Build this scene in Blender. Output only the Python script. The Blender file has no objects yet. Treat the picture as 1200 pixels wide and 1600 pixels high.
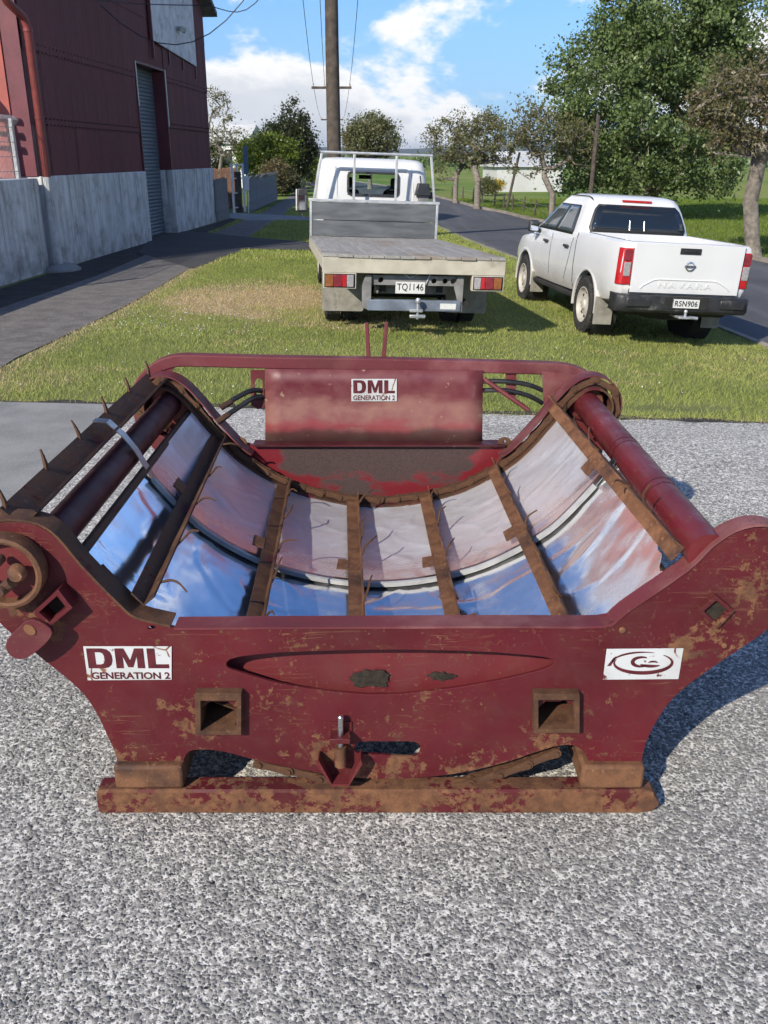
import bpy, bmesh, math, random
import numpy as np
from mathutils import Vector, Matrix, noise as mnoise

R = math.radians
random.seed(11)
rng = np.random.default_rng(11)
sc = bpy.context.scene
C = sc.collection

# ------------------------------------------------------------------ camera
H, F = 2.1, 1400.0
TH = math.atan(555 / F)
cam = bpy.data.cameras.new('camera')
cam.sensor_fit = 'VERTICAL'; cam.sensor_height = 36.0; cam.sensor_width = 27.0
cam.lens = 36.0 * F / 1600.0
cam.clip_start = 0.05; cam.clip_end = 9000
co = bpy.data.objects.new('camera', cam); C.objects.link(co)
co.location = (0, 0, H); co.rotation_euler = (math.pi / 2 - TH, 0, 0)
sc.camera = co

# ------------------------------------------------------------------ light
SUN_EL, SUN_AZ = R(32), math.atan2(-0.57, -0.82)      # azimuth from +Y towards +X
S = Vector((math.sin(SUN_AZ) * math.cos(SUN_EL), math.cos(SUN_AZ) * math.cos(SUN_EL), math.sin(SUN_EL)))
sl = bpy.data.lights.new('sun', 'SUN'); sl.energy = 5.0; sl.angle = R(0.55); sl.color = (1.0, 0.91, 0.77)
so = bpy.data.objects.new('sun', sl); C.objects.link(so)
so.rotation_euler = S.to_track_quat('Z', 'Y').to_euler(); so.location = (-20, -30, 25)

world = bpy.data.worlds.new('World'); sc.world = world; world.use_nodes = True
def make_world():
    t = world.node_tree; t.nodes.clear()
    def n(ty, **kw):
        o = t.nodes.new(ty)
        for k, v in kw.items(): setattr(o, k, v)
        return o
    L = t.links.new
    out = n('ShaderNodeOutputWorld'); bg = n('ShaderNodeBackground'); bg.inputs[1].default_value = 0.145
    sky = n('ShaderNodeTexSky'); sky.sky_type = 'NISHITA'; sky.sun_disc = False
    sky.sun_elevation = SUN_EL; sky.sun_rotation = SUN_AZ % (2 * math.pi)
    sky.air_density = 1.0; sky.dust_density = 0.3; sky.ozone_density = 3.5; sky.altitude = 0
    tc = n('ShaderNodeTexCoord')
    nm = n('ShaderNodeVectorMath', operation='NORMALIZE'); L(tc.outputs['Generated'], nm.inputs[0])
    sep = n('ShaderNodeSeparateXYZ'); L(nm.outputs[0], sep.inputs[0])
    # cumulus: noise on the direction, squashed vertically so that clouds lie flat
    mp = n('ShaderNodeMapping'); mp.inputs['Scale'].default_value = (1.0, 1.0, 1.9); mp.inputs['Location'].default_value = CLOUD_LOC
    L(nm.outputs[0], mp.inputs[0])
    n1 = n('ShaderNodeTexNoise'); n1.inputs['Scale'].default_value = 4.6; n1.inputs['Detail'].default_value = 8; n1.inputs['Roughness'].default_value = 0.60; n1.inputs['Distortion'].default_value = 0.15
    L(mp.outputs[0], n1.inputs[0])
    # more cloud towards the horizon, open blue overhead
    el = n('ShaderNodeMapRange'); el.inputs[1].default_value = 0.0; el.inputs[2].default_value = 0.5; el.inputs[3].default_value = 0.105; el.inputs[4].default_value = -0.075
    L(sep.outputs[2], el.inputs[0])
    ad = n('ShaderNodeMath', operation='ADD'); L(n1.outputs[0], ad.inputs[0]); L(el.outputs[0], ad.inputs[1])
    cov = n('ShaderNodeMapRange', interpolation_type='SMOOTHSTEP'); cov.inputs[1].default_value = 0.50; cov.inputs[2].default_value = 0.585
    L(ad.outputs[0], cov.inputs[0])
    # thickness: bright heads, grey-blue thick middles
    thick = n('ShaderNodeMapRange', interpolation_type='SMOOTHSTEP'); thick.inputs[1].default_value = 0.57; thick.inputs[2].default_value = 0.68
    L(ad.outputs[0], thick.inputs[0])
    n2 = n('ShaderNodeTexNoise'); n2.inputs['Scale'].default_value = 7.0; n2.inputs['Detail'].default_value = 5
    mp2 = n('ShaderNodeMapping'); mp2.inputs['Scale'].default_value = (1, 1, 1.8); mp2.inputs['Location'].default_value = (3.1, 7.7, 1.2)
    L(nm.outputs[0], mp2.inputs[0]); L(mp2.outputs[0], n2.inputs[0])
    mul = n('ShaderNodeMath', operation='MULTIPLY'); L(thick.outputs[0], mul.inputs[0]); L(n2.outputs[0], mul.inputs[1])
    ccol = n('ShaderNodeMix', data_type='RGBA'); L(mul.outputs[0], ccol.inputs[0])
    ccol.inputs[6].default_value = (6.2, 6.2, 6.2, 1); ccol.inputs[7].default_value = (2.4, 2.8, 3.5, 1)
    mix = n('ShaderNodeMix', data_type='RGBA'); L(cov.outputs[0], mix.inputs[0])
    tint = n('ShaderNodeMix', data_type='RGBA', blend_type='MULTIPLY'); tint.inputs[0].default_value = 1; tint.inputs[7].default_value = (0.50, 0.70, 0.95, 1)
    L(sky.outputs[0], tint.inputs[6])
    hz_ = n('ShaderNodeMapRange', interpolation_type='SMOOTHSTEP'); hz_.inputs[1].default_value = 0.0; hz_.inputs[2].default_value = 0.22; hz_.inputs[3].default_value = 0.7; hz_.inputs[4].default_value = 0.0
    L(sep.outputs[2], hz_.inputs[0])
    pale = n('ShaderNodeMix', data_type='RGBA'); pale.inputs[7].default_value = (1.8, 3.0, 4.8, 1); L(hz_.outputs[0], pale.inputs[0]); L(tint.outputs[2], pale.inputs[6])
    L(pale.outputs[2], mix.inputs[6]); L(ccol.outputs[2], mix.inputs[7])
    L(mix.outputs[2], bg.inputs[0]); L(bg.outputs[0], out.inputs[0])
CLOUD_LOC = (7.7, 2.2, 0.3)
make_world()
vs = sc.view_settings
vs.view_transform = 'Standard'; vs.look = 'None'; vs.exposure = 0.30; vs.gamma = 1.0; vs.use_curve_mapping = False
sc.cycles.max_bounces = 6; sc.cycles.diffuse_bounces = 2; sc.cycles.glossy_bounces = 3; sc.cycles.transmission_bounces = 6
sc.cycles.transparent_max_bounces = 8; sc.cycles.caustics_reflective = False; sc.cycles.caustics_refractive = False
sc.cycles.use_denoising = True
sc.cycles.use_adaptive_sampling = True; sc.cycles.adaptive_threshold = 0.03
world.cycles.sampling_method = 'MANUAL'; world.cycles.sample_map_resolution = 512

# ------------------------------------------------------------------ measuring helpers (photo pixel -> point in the place)
ct, st = math.cos(TH), math.sin(TH)
def ray(u, v):
    x = (u - 600) / F; y = (800 - v) / F
    return Vector((x, ct + y * st, -st + y * ct))
def atY(u, v, Y):
    d = ray(u, v); t = Y / d.y
    return Vector((d.x * t, Y, H + d.z * t))
def atZ(u, v, Z=0.0):
    d = ray(u, v); t = (Z - H) / d.z
    return Vector((d.x * t, d.y * t, Z))
def sstep(a, b, x):
    t = np.clip((np.asarray(x, float) - a) / (b - a), 0, 1); return t * t * (3 - 2 * t)
def hgt(x, y):
    """lie of the land: the verge falls gently to the road on the right"""
    x = np.asarray(x, float); y = np.asarray(y, float)
    d = np.clip(x - 0.3, 0, 5.2)
    return -0.055 * d * sstep(6.3, 10.5, y)
def atG(u, v):
    p = atZ(u, v, 0)
    for _ in range(6): p = atZ(u, v, float(hgt(p.x, p.y)))
    return p

# ------------------------------------------------------------------ object helpers
def link(o, parent=None):
    C.objects.link(o)
    if parent is not None: o.parent = parent
    return o
def tag(o, label=None, cat=None, group=None, kind=None):
    if label: o['label'] = label
    if cat: o['category'] = cat
    if group: o['group'] = group
    if kind: o['kind'] = kind
    return o
def thing(name, label, cat, loc=(0, 0, 0), rot=(0, 0, 0), group=None, scale=1):
    o = bpy.data.objects.new(name, None); o.empty_display_size = 0.2
    C.objects.link(o); o.location = loc; o.rotation_euler = rot; o.scale = (scale,) * 3
    return tag(o, label, cat, group)
def wloc(o):
    v = Vector((0, 0, 0))
    while o is not None:
        v += o.location; o = o.parent
    return v
def finish(me, smooth=True, ang=35):
    if smooth:
        me.polygons.foreach_set('use_smooth', np.ones(len(me.polygons), bool))
        try: me.set_sharp_from_angle(angle=R(ang))
        except Exception: pass
    me.update()
class MB:
    def __init__(s): s.v = []; s.f = []
    def add(s, vs, fs):
        b = len(s.v); s.v += [tuple(p) for p in vs]; s.f += [tuple(i + b for i in f) for f in fs]; return s
    def hexa(s, p):            # p: 4 bottom, 4 top (same winding, ccw seen from above)
        return s.add(p, [(3, 2, 1, 0), (4, 5, 6, 7), (0, 1, 5, 4), (1, 2, 6, 5), (2, 3, 7, 6), (3, 0, 4, 7)])
    def box(s, a, b, m=None):
        x0, y0, z0 = a; x1, y1, z1 = b
        p = [Vector(q) for q in ((x0, y0, z0), (x1, y0, z0), (x1, y1, z0), (x0, y1, z0), (x0, y0, z1), (x1, y0, z1), (x1, y1, z1), (x0, y1, z1))]
        if m is not None: p = [m @ q for q in p]
        return s.hexa(p)
    def tube(s, path, r, n=8, caps=True, closed=False):
        path = [Vector(p) for p in path]; k = len(path)
        rs = r if isinstance(r, (list, tuple)) else [r] * k
        vs = []; up = None
        for i, p in enumerate(path):
            if closed: d = path[(i + 1) % k] - path[i - 1]
            else: d = path[min(i + 1, k - 1)] - path[max(i - 1, 0)]
            d.normalize()
            if up is None: up = Vector((0, 0, 1)) if abs(d.z) < 0.9 else Vector((1, 0, 0))
            a = d.cross(up)
            if a.length < 1e-6: a = d.cross(Vector((0.3, 1, 0.2)))
            a.normalize(); b = a.cross(d).normalized(); up = b
            for j in range(n):
                t = 2 * math.pi * j / n
                vs.append(p + a * (math.cos(t) * rs[i]) + b * (math.sin(t) * rs[i]))
        fs = []
        for i in range(k if closed else k - 1):
            i2 = (i + 1) % k
            for j in range(n):
                fs.append((i * n + j, i * n + (j + 1) % n, i2 * n + (j + 1) % n, i2 * n + j))
        if caps and not closed:
            fs.append(tuple(range(n - 1, -1, -1))); fs.append(tuple((k - 1) * n + j for j in range(n)))
        return s.add(vs, fs)
    def sweep(s, path, sec, side=None, caps=True):
        """path of points, sec: list of (a,b) offsets along fixed side and the path normal"""
        path = [Vector(p) for p in path]; k = len(path); n = len(sec); vs = []
        side = Vector(side)
        for i, p in enumerate(path):
            d = (path[min(i + 1, k - 1)] - path[max(i - 1, 0)]).normalized()
            nn = side.cross(d).normalized()
            for a, b in sec: vs.append(p + side * a + nn * b)
        fs = []
        for i in range(k - 1):
            for j in range(n): fs.append((i * n + j, i * n + (j + 1) % n, (i + 1) * n + (j + 1) % n, (i + 1) * n + j))
        if caps: fs.append(tuple(range(n - 1, -1, -1))); fs.append(tuple((k - 1) * n + j for j in range(n)))
        return s.add(vs, fs)
    def lathe(s, prof, n=24, m=None, close=True):
        """prof: (r, h); revolves about local Z; m places it"""
        vs = []; k = len(prof)
        for r, h in prof:
            for j in range(n):
                t = 2 * math.pi * j / n; vs.append(Vector((r * math.cos(t), r * math.sin(t), h)))
        if m is not None: vs = [m @ q for q in vs]
        fs = []
        for i in range(k - 1):
            for j in range(n): fs.append((i * n + j, i * n + (j + 1) % n, (i + 1) * n + (j + 1) % n, (i + 1) * n + j))
        if close:
            fs.append(tuple(range(n - 1, -1, -1))); fs.append(tuple((k - 1) * n + j for j in range(n)))
        return s.add(vs, fs)
    def grid(s, P):            # P[i][j] points
        k = len(P); n = len(P[0]); vs = [p for row in P for p in row]
        return s.add(vs, [(i * n + j, i * n + j + 1, (i + 1) * n + j + 1, (i + 1) * n + j) for i in range(k - 1) for j in range(n - 1)])
    def mesh(s, name, mat=None, smooth=True, ang=35):
        me = bpy.data.meshes.new(name); me.from_pydata(s.v, [], s.f)
        bm = bmesh.new(); bm.from_mesh(me); bmesh.ops.recalc_face_normals(bm, faces=bm.faces); bm.to_mesh(me); bm.free()
        if mat: me.materials.append(mat)
        finish(me, smooth, ang); return me
    def build(s, name, mat, parent=None, world=False, smooth=True, ang=35, bevel=0, seg=2, loc=None):
        if world and parent is not None:
            w = wloc(parent); s.v = [(p[0] - w.x, p[1] - w.y, p[2] - w.z) for p in s.v]
        o = bpy.data.objects.new(name, s.mesh(name, mat, smooth, ang)); link(o, parent)
        if loc is not None: o.location = loc
        if bevel:
            b = o.modifiers.new('bevel', 'BEVEL'); b.width = bevel; b.segments = seg; b.limit_method = 'ANGLE'; b.angle_limit = R(40)
        return o
def obj(name, me, parent=None, loc=(0, 0, 0), rot=(0, 0, 0), scale=(1, 1, 1)):
    o = bpy.data.objects.new(name, me); link(o, parent); o.location = loc; o.rotation_euler = rot; o.scale = scale; return o
def fast_mesh(name, V, Fc, mat=None, smooth=False):
    V = np.ascontiguousarray(V, np.float32); Fc = np.ascontiguousarray(Fc, np.int32)
    me = bpy.data.meshes.new(name); k = Fc.shape[1]
    me.vertices.add(len(V)); me.vertices.foreach_set('co', V.ravel())
    me.loops.add(Fc.size); me.loops.foreach_set('vertex_index', Fc.ravel())
    me.polygons.add(len(Fc)); me.polygons.foreach_set('loop_start', np.arange(0, Fc.size, k, dtype=np.int32))
    me.update(calc_edges=True)
    if smooth: me.polygons.foreach_set('use_smooth', np.ones(len(Fc), bool))
    if mat: me.materials.append(mat)
    return me
def bake(o):
    """apply modifiers"""
    dg = bpy.context.evaluated_depsgraph_get(); dg.update()
    me = bpy.data.meshes.new_from_object(o.evaluated_get(dg)); o.modifiers.clear(); o.data = me; return o
def cut(o, mb, name='cutter'):
    c = mb.build(name, None, smooth=False)
    c.parent = o.parent
    m = o.modifiers.new('cut', 'BOOLEAN'); m.object = c; m.operation = 'DIFFERENCE'; m.solver = 'EXACT'
    bake(o); bpy.data.objects.remove(c); return o
def chaikin(p, it=2, closed=True):
    p = [Vector((q[0], q[1])) for q in p]
    for _ in range(it):
        q = []; n = len(p)
        for i in range(n if closed else n - 1):
            a, b = p[i], p[(i + 1) % n]; q += [a * .75 + b * .25, a * .25 + b * .75]
        if not closed: q = [p[0]] + q + [p[-1]]
        p = q
    return p
def plate_mesh(name, outer, holes, thick, mat, bevel=0.0015):
    """flat plate standing in X-Z, front face towards -Y; outlines are lists of (x,z)"""
    cu = bpy.data.curves.new(name, 'CURVE'); cu.dimensions = '2D'; cu.fill_mode = 'BOTH'
    cu.extrude = thick / 2; cu.bevel_depth = bevel; cu.bevel_resolution = 1
    for pl in [outer] + list(holes):
        sp = cu.splines.new('POLY'); sp.points.add(len(pl) - 1)
        for q, w in zip(pl, sp.points): w.co = (q[0], q[1], 0, 1)
        sp.use_cyclic_u = True
    o = bpy.data.objects.new('tmp', cu); C.objects.link(o)
    dg = bpy.context.evaluated_depsgraph_get(); dg.update()
    me = bpy.data.meshes.new_from_object(o.evaluated_get(dg)); bpy.data.objects.remove(o)
    me.transform(Matrix.Rotation(R(90), 4, 'X')); me.materials.clear()
    if mat: me.materials.append(mat)
    finish(me, True, 40); me.name = name; return me
def text_mesh(body, size, mat, extrude=0.001, bold=0.0, sx=1.0, shear=0.0, spacing=1.0):
    cu = bpy.data.curves.new('t', 'FONT'); cu.body = body; cu.size = size; cu.extrude = extrude; cu.offset = bold
    cu.align_x = 'CENTER'; cu.align_y = 'CENTER'; cu.shear = shear; cu.space_character = spacing
    o = bpy.data.objects.new('tmp', cu); C.objects.link(o)
    dg = bpy.context.evaluated_depsgraph_get(); dg.update()
    me = bpy.data.meshes.new_from_object(o.evaluated_get(dg)); bpy.data.objects.remove(o)
    me.transform(Matrix.Rotation(R(90), 4, 'X') @ Matrix.Diagonal((sx, 1, 1, 1))); me.materials.clear(); me.materials.append(mat)
    n = len(me.vertices); a = np.zeros(n * 3); me.vertices.foreach_get('co', a); a = a.reshape(-1, 3)
    c = (a.max(0) + a.min(0)) / 2; me.transform(Matrix.Translation((-c[0], -c[1], -c[2])))
    me['w'] = float((a.max(0) - a.min(0))[0]); me['h'] = float((a.max(0) - a.min(0))[2]); return me
def catmull(p, m=6):
    p = [Vector(q) for q in p]; out = []
    for i in range(len(p) - 1):
        a, b, c, d = p[max(i - 1, 0)], p[i], p[i + 1], p[min(i + 2, len(p) - 1)]
        for k in range(m):
            t = k / m
            out.append(0.5 * ((2 * b) + (c - a) * t + (2 * a - 5 * b + 4 * c - d) * t * t + (3 * b - a - 3 * c + d) * t ** 3))
    return out + [p[-1]]

# ------------------------------------------------------------------ materials
class NT:
    def __init__(s, name):
        s.m = bpy.data.materials.new(name); s.m.use_nodes = True; s.t = s.m.node_tree; s.b = s.t.nodes['Principled BSDF']; s.out = s.t.nodes['Material Output']
        tc = s.t.nodes.new('ShaderNodeTexCoord'); s.obj = tc.outputs['Object']; s.gen = tc.outputs['Generated']
    def link(s, a, b): s.t.links.new(a, b)
    def put(s, sock, v):
        if isinstance(v, bpy.types.NodeSocket): s.t.links.new(v, sock)
        elif v is not None:
            if hasattr(sock, 'default_value') and isinstance(v, (tuple, list)) and len(v) == 3 and sock.type == 'RGBA': v = tuple(v) + (1,)
            sock.default_value = v
    def noise(s, vec=None, scale=5, detail=4, rough=0.5, dist=0, col=False):
        n = s.t.nodes.new('ShaderNodeTexNoise'); s.put(n.inputs['Vector'], vec or s.obj); n.inputs['Scale'].default_value = scale
        n.inputs['Detail'].default_value = detail; n.inputs['Roughness'].default_value = rough; n.inputs['Distortion'].default_value = dist
        return n.outputs[1 if col else 0]
    def voro(s, vec=None, scale=5, feature='F1', out=0, rnd=1.0):
        n = s.t.nodes.new('ShaderNodeTexVoronoi'); n.feature = feature; s.put(n.inputs['Vector'], vec or s.obj); n.inputs['Scale'].default_value = scale
        n.inputs['Randomness'].default_value = rnd
        return n.outputs[out]
    def mapv(s, vec=None, scale=(1, 1, 1), loc=(0, 0, 0), rot=(0, 0, 0)):
        n = s.t.nodes.new('ShaderNodeMapping'); s.put(n.inputs[0], vec or s.obj); n.inputs['Scale'].default_value = scale; n.inputs['Location'].default_value = loc; n.inputs['Rotation'].default_value = rot
        return n.outputs[0]
    def ss(s, v, a, b, lo=0.0, hi=1.0, smooth=True):
        n = s.t.nodes.new('ShaderNodeMapRange'); n.interpolation_type = 'SMOOTHSTEP' if smooth else 'LINEAR'
        s.put(n.inputs[0], v)
        for i, q in zip((1, 2, 3, 4), (a, b, lo, hi)): s.put(n.inputs[i], q)
        return n.outputs[0]
    def math(s, op, a, b=None):
        n = s.t.nodes.new('ShaderNodeMath'); n.operation = op; s.put(n.inputs[0], a)
        if b is not None: s.put(n.inputs[1], b)
        return n.outputs[0]
    def mix(s, f, a, b, blend='MIX'):
        n = s.t.nodes.new('ShaderNodeMix'); n.data_type = 'RGBA'; n.blend_type = blend; s.put(n.inputs[0], f); s.put(n.inputs[6], a); s.put(n.inputs[7], b); return n.outputs[2]
    def mixf(s, f, a, b):
        n = s.t.nodes.new('ShaderNodeMix'); n.data_type = 'FLOAT'; s.put(n.inputs[0], f); s.put(n.inputs[2], a); s.put(n.inputs[3], b); return n.outputs[0]
    def sep(s, v=None):
        n = s.t.nodes.new('ShaderNodeSeparateXYZ'); s.put(n.inputs[0], v or s.obj); return n.outputs
    def vadd(s, a, b, sc=1.0):
        n = s.t.nodes.new('ShaderNodeVectorMath'); n.operation = 'MULTIPLY_ADD'; s.put(n.inputs[0], b); n.inputs[1].default_value = (sc,) * 3; s.put(n.inputs[2], a); return n.outputs[0]
    def island(s): return s.t.nodes.new('ShaderNodeNewGeometry').outputs['Random Per Island']
    def objrand(s): return s.t.nodes.new('ShaderNodeObjectInfo').outputs['Random']
    def attr(s, name):
        n = s.t.nodes.new('ShaderNodeAttribute'); n.attribute_name = name; return n.outputs
    def bump(s, h, strength=0.3, dist=0.01, normal=None):
        n = s.t.nodes.new('ShaderNodeBump'); n.inputs['Strength'].default_value = strength; n.inputs['Distance'].default_value = dist; s.put(n.inputs['Height'], h)
        if normal is not None: s.put(n.inputs['Normal'], normal)
        return n.outputs[0]
    def set(s, color=None, rough=None, metal=None, normal=None, spec=None, **kw):
        b = s.b
        if color is not None: s.put(b.inputs['Base Color'], color)
        if rough is not None: s.put(b.inputs['Roughness'], rough)
        if metal is not None: s.put(b.inputs['Metallic'], metal)
        if normal is not None: s.put(b.inputs['Normal'], normal)
        if spec is not None: s.put(b.inputs['Specular IOR Level'], spec)
        for k, v in kw.items(): s.put(b.inputs[k.replace('_', ' ')], v)
        return s.m
def mul(c, k): return tuple(x * k for x in c)

def m_plain(name, col, rough=0.5, metal=0, var=0.25, scale=6, bump=0.0, dirt=None, dirt_amt=0.5, coat=0, spec=None):
    q = NT(name); n = q.noise(scale=scale, detail=6, rough=0.6)
    c = q.mix(q.ss(n, 0.3, 0.7), mul(col, 1 - var), mul(col, 1 + var * 0.6))
    r = q.ss(n, 0.3, 0.7, rough * 0.85, min(1, rough * 1.15))
    if dirt:
        d = q.ss(q.noise(scale=scale * 0.7, detail=8, rough=0.7), 0.62 - dirt_amt * 0.25, 0.75)
        c = q.mix(d, c, dirt); r = q.mixf(d, r, 0.9)
    nn = q.bump(q.noise(scale=scale * 12, detail=3), bump, 0.004) if bump else None
    m = q.set(c, r, metal, nn, spec)
    if coat: q.b.inputs['Coat Weight'].default_value = coat; q.b.inputs['Coat Roughness'].default_value = 0.06
    return m

RUST1, RUST2, RUST3 = (0.085, 0.036, 0.018), (0.19, 0.088, 0.042), (0.045, 0.022, 0.016)
MAROON = (0.082, 0.0068, 0.0118)
def rust_color(q, scale=14):
    n = q.noise(scale=scale, detail=8, rough=0.7); n2 = q.noise(scale=scale * 0.35, detail=5)
    c = q.mix(q.ss(n, 0.35, 0.65), RUST1, RUST2)
    return q.mix(q.ss(n2, 0.5, 0.72), c, RUST3)
def m_paint_rust(name, base=MAROON, amount=0.5, scale=3.0, low_rust=None, lines=0.6, fade=0.0, rough=0.42, bands=False):
    """old maroon enamel with rust blooms, rubbed-off patches and scratch lines"""
    q = NT(name)
    n = q.noise(scale=scale, detail=10, rough=0.68, dist=0.3)
    v = q.noise(scale=2.0, detail=4)
    paint = q.mix(q.ss(v, 0.3, 0.7), mul(base, 0.8), mul(base, 1.25))
    if fade:
        f = q.ss(q.noise(scale=2.6, detail=6, rough=0.6), 0.48, 0.72, 0, fade)
        paint = q.mix(f, paint, (0.23, 0.095, 0.095))
    th = q.math('ADD', n, 0.0)
    if low_rust:
        z = q.sep()[2]; x = q.sep()[0]
        g = q.ss(z, low_rust[0], low_rust[1], 0.12, 0.0)
        gx = q.ss(q.math('ABSOLUTE', x), 0.25, 0.9, 1.0, 0.25)
        th = q.math('ADD', th, q.math('MULTIPLY', g, gx))
    if bands:      # rubbed rusty bands sloping from the arms to the feet
        x, y, z = q.sep(); axx = q.math('ABSOLUTE', x)
        dl = q.math('ABSOLUTE', q.math('SUBTRACT', q.math('ADD', z, q.ss(q.noise(scale=4, detail=5), 0, 1, -.06, .06, False)), q.math('ADD', q.math('MULTIPLY', axx, 0.857), -0.20)))
        bnd = q.math('MULTIPLY', q.ss(dl, 0.0, 0.11, 0.10, 0.0), q.ss(axx, 0.50, 0.60))
        th = q.math('ADD', th, bnd)
    cut_ = 0.72 - amount * 0.16
    # long thin scratches in three directions, only in places, and a few wandering rust runs
    ln = None
    for ang, sc_, off in ((0.75, 2.6, 0.0), (-0.9, 2.2, 4.0), (1.35, 3.0, 9.0)):
        v_ = q.mapv(q.vadd(q.obj, q.noise(scale=1.5, detail=2, col=True), 0.10), rot=(0, ang, 0), scale=(2.2, 2.2, 55.0), loc=(off, off, off))
        l_ = q.ss(q.noise(v_, sc_, 2, 0.4), 0.672, 0.695); ln = l_ if ln is None else q.math('MAXIMUM', ln, l_)
    w = q.vadd(q.obj, q.noise(scale=6, detail=6, rough=0.7, col=True), 0.22)
    run = q.ss(q.voro(w, 6.0, 'DISTANCE_TO_EDGE'), 0.002, 0.012, 1, 0)
    where = q.ss(q.noise(scale=3.3, detail=4), 0.46, 0.62)
    run = q.math('MULTIPLY', q.math('MULTIPLY', run, q.ss(q.noise(scale=4.1, detail=3), 0.52, 0.6)), q.ss(q.noise(scale=40, detail=3), 0.4, 0.55))
    ln = q.math('MULTIPLY', q.math('MAXIMUM', q.math('MULTIPLY', ln, where), run), lines)
    # rust: ragged blooms broken up by fine pitting, and specks round them
    fine = q.noise(scale=34, detail=6, rough=0.75)
    mask = q.ss(q.math('ADD', th, q.ss(fine, 0.25, 0.75, -0.17, 0.17, False)), cut_, cut_ + 0.035)
    mask = q.math('MAXIMUM', mask, ln)
    spk = q.ss(q.noise(scale=75, detail=3), 0.64, 0.68, 0, 0.9)
    mask = q.math('MAXIMUM', mask, q.math('MULTIPLY', spk, q.ss(n, 0.42, 0.58)))
    # dusty film
    film = q.ss(q.noise(scale=7, detail=8, rough=0.7), 0.40, 0.72, 0.0, 0.30)
    paint = q.mix(film, paint, (0.105, 0.040, 0.028))
    rc = rust_color(q, 26)
    col = q.mix(mask, paint, q.mix(0.25, rc, (0.15, 0.07, 0.036)))
    rg = q.mixf(mask, q.ss(q.noise(scale=9, detail=5), 0.3, 0.7, rough, rough + 0.22), 0.88)
    bp = q.bump(q.math('ADD', q.math('MULTIPLY', mask, q.noise(scale=90, detail=4)), q.math('MULTIPLY', q.noise(scale=3, detail=2), 0.6)), 0.35, 0.004)
    return q.set(col, rg, 0.0, bp, 0.35)
def m_rust(name, dark=1.0, scale=10, paint=0.0):
    q = NT(name)
    n = q.noise(scale=scale, detail=9, rough=0.7)
    c = q.mix(q.ss(n, 0.32, 0.68), mul(RUST1, dark), mul(RUST2, dark))
    c = q.mix(q.ss(q.noise(scale=scale * 0.4, detail=6), 0.5, 0.7), c, mul(RUST3, dark))
    c = q.mix(q.ss(q.noise(scale=70, detail=3), 0.6, 0.75, 0, 0.6), c, mul((0.30, 0.16, 0.085), dark))
    if paint:
        c = q.mix(q.ss(q.noise(scale=5, detail=7, rough=0.65), 0.64 - 0.2 * paint, 0.70 - 0.2 * paint), c, MAROON)
    bp = q.bump(q.noise(scale=120, detail=4, rough=0.7), 0.5, 0.004)
    return q.set(c, q.ss(n, 0.3, 0.7, 0.62, 0.92), 0.15, bp)

M = {}
M['maroon'] = m_paint_rust('maroon_paint', amount=0.68, low_rust=(0.10, 0.50), lines=0.6, bands=True)
M['maroon_top'] = m_paint_rust('maroon_top', base=(0.11, 0.020, 0.027), amount=0.35, lines=0.25, fade=0.95, rough=0.5)
M['maroon_panel'] = m_paint_rust('maroon_panel', base=(0.115, 0.016, 0.022), amount=0.15, lines=0.15, fade=0.85, rough=0.45)
M['maroon_tube'] = m_paint_rust('maroon_tube', base=(0.11, 0.010, 0.016), amount=0.35, lines=0.15, rough=0.25)
M['maroon_bright'] = m_paint_rust('maroon_bright', base=(0.115, 0.015, 0.020), amount=0.55, lines=0.3, rough=0.4)
M['tube_dark'] = m_paint_rust('tube_dark', base=(0.05, 0.007, 0.012), amount=0.5, lines=0.15, rough=0.4)
M['rust'] = m_rust('rust', 1.0)
M['rust_dark'] = m_rust('rust_dark', 0.62, paint=0.25)
M['rust_light'] = m_rust('rust_light', 1.3)
M['skid'] = m_paint_rust('skid_paint', amount=1.75, lines=0.8, rough=0.5, scale=4)
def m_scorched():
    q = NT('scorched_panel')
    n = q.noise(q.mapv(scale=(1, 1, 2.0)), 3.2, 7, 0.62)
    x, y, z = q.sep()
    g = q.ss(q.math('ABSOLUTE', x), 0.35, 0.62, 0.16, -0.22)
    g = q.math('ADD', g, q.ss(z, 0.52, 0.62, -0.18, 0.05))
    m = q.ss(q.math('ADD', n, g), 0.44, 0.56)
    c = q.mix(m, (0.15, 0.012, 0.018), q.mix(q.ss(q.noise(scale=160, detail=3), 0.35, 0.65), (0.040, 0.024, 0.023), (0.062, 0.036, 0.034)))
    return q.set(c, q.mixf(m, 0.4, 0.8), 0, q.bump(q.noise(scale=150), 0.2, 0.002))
M['scorched'] = m_scorched()
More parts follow.
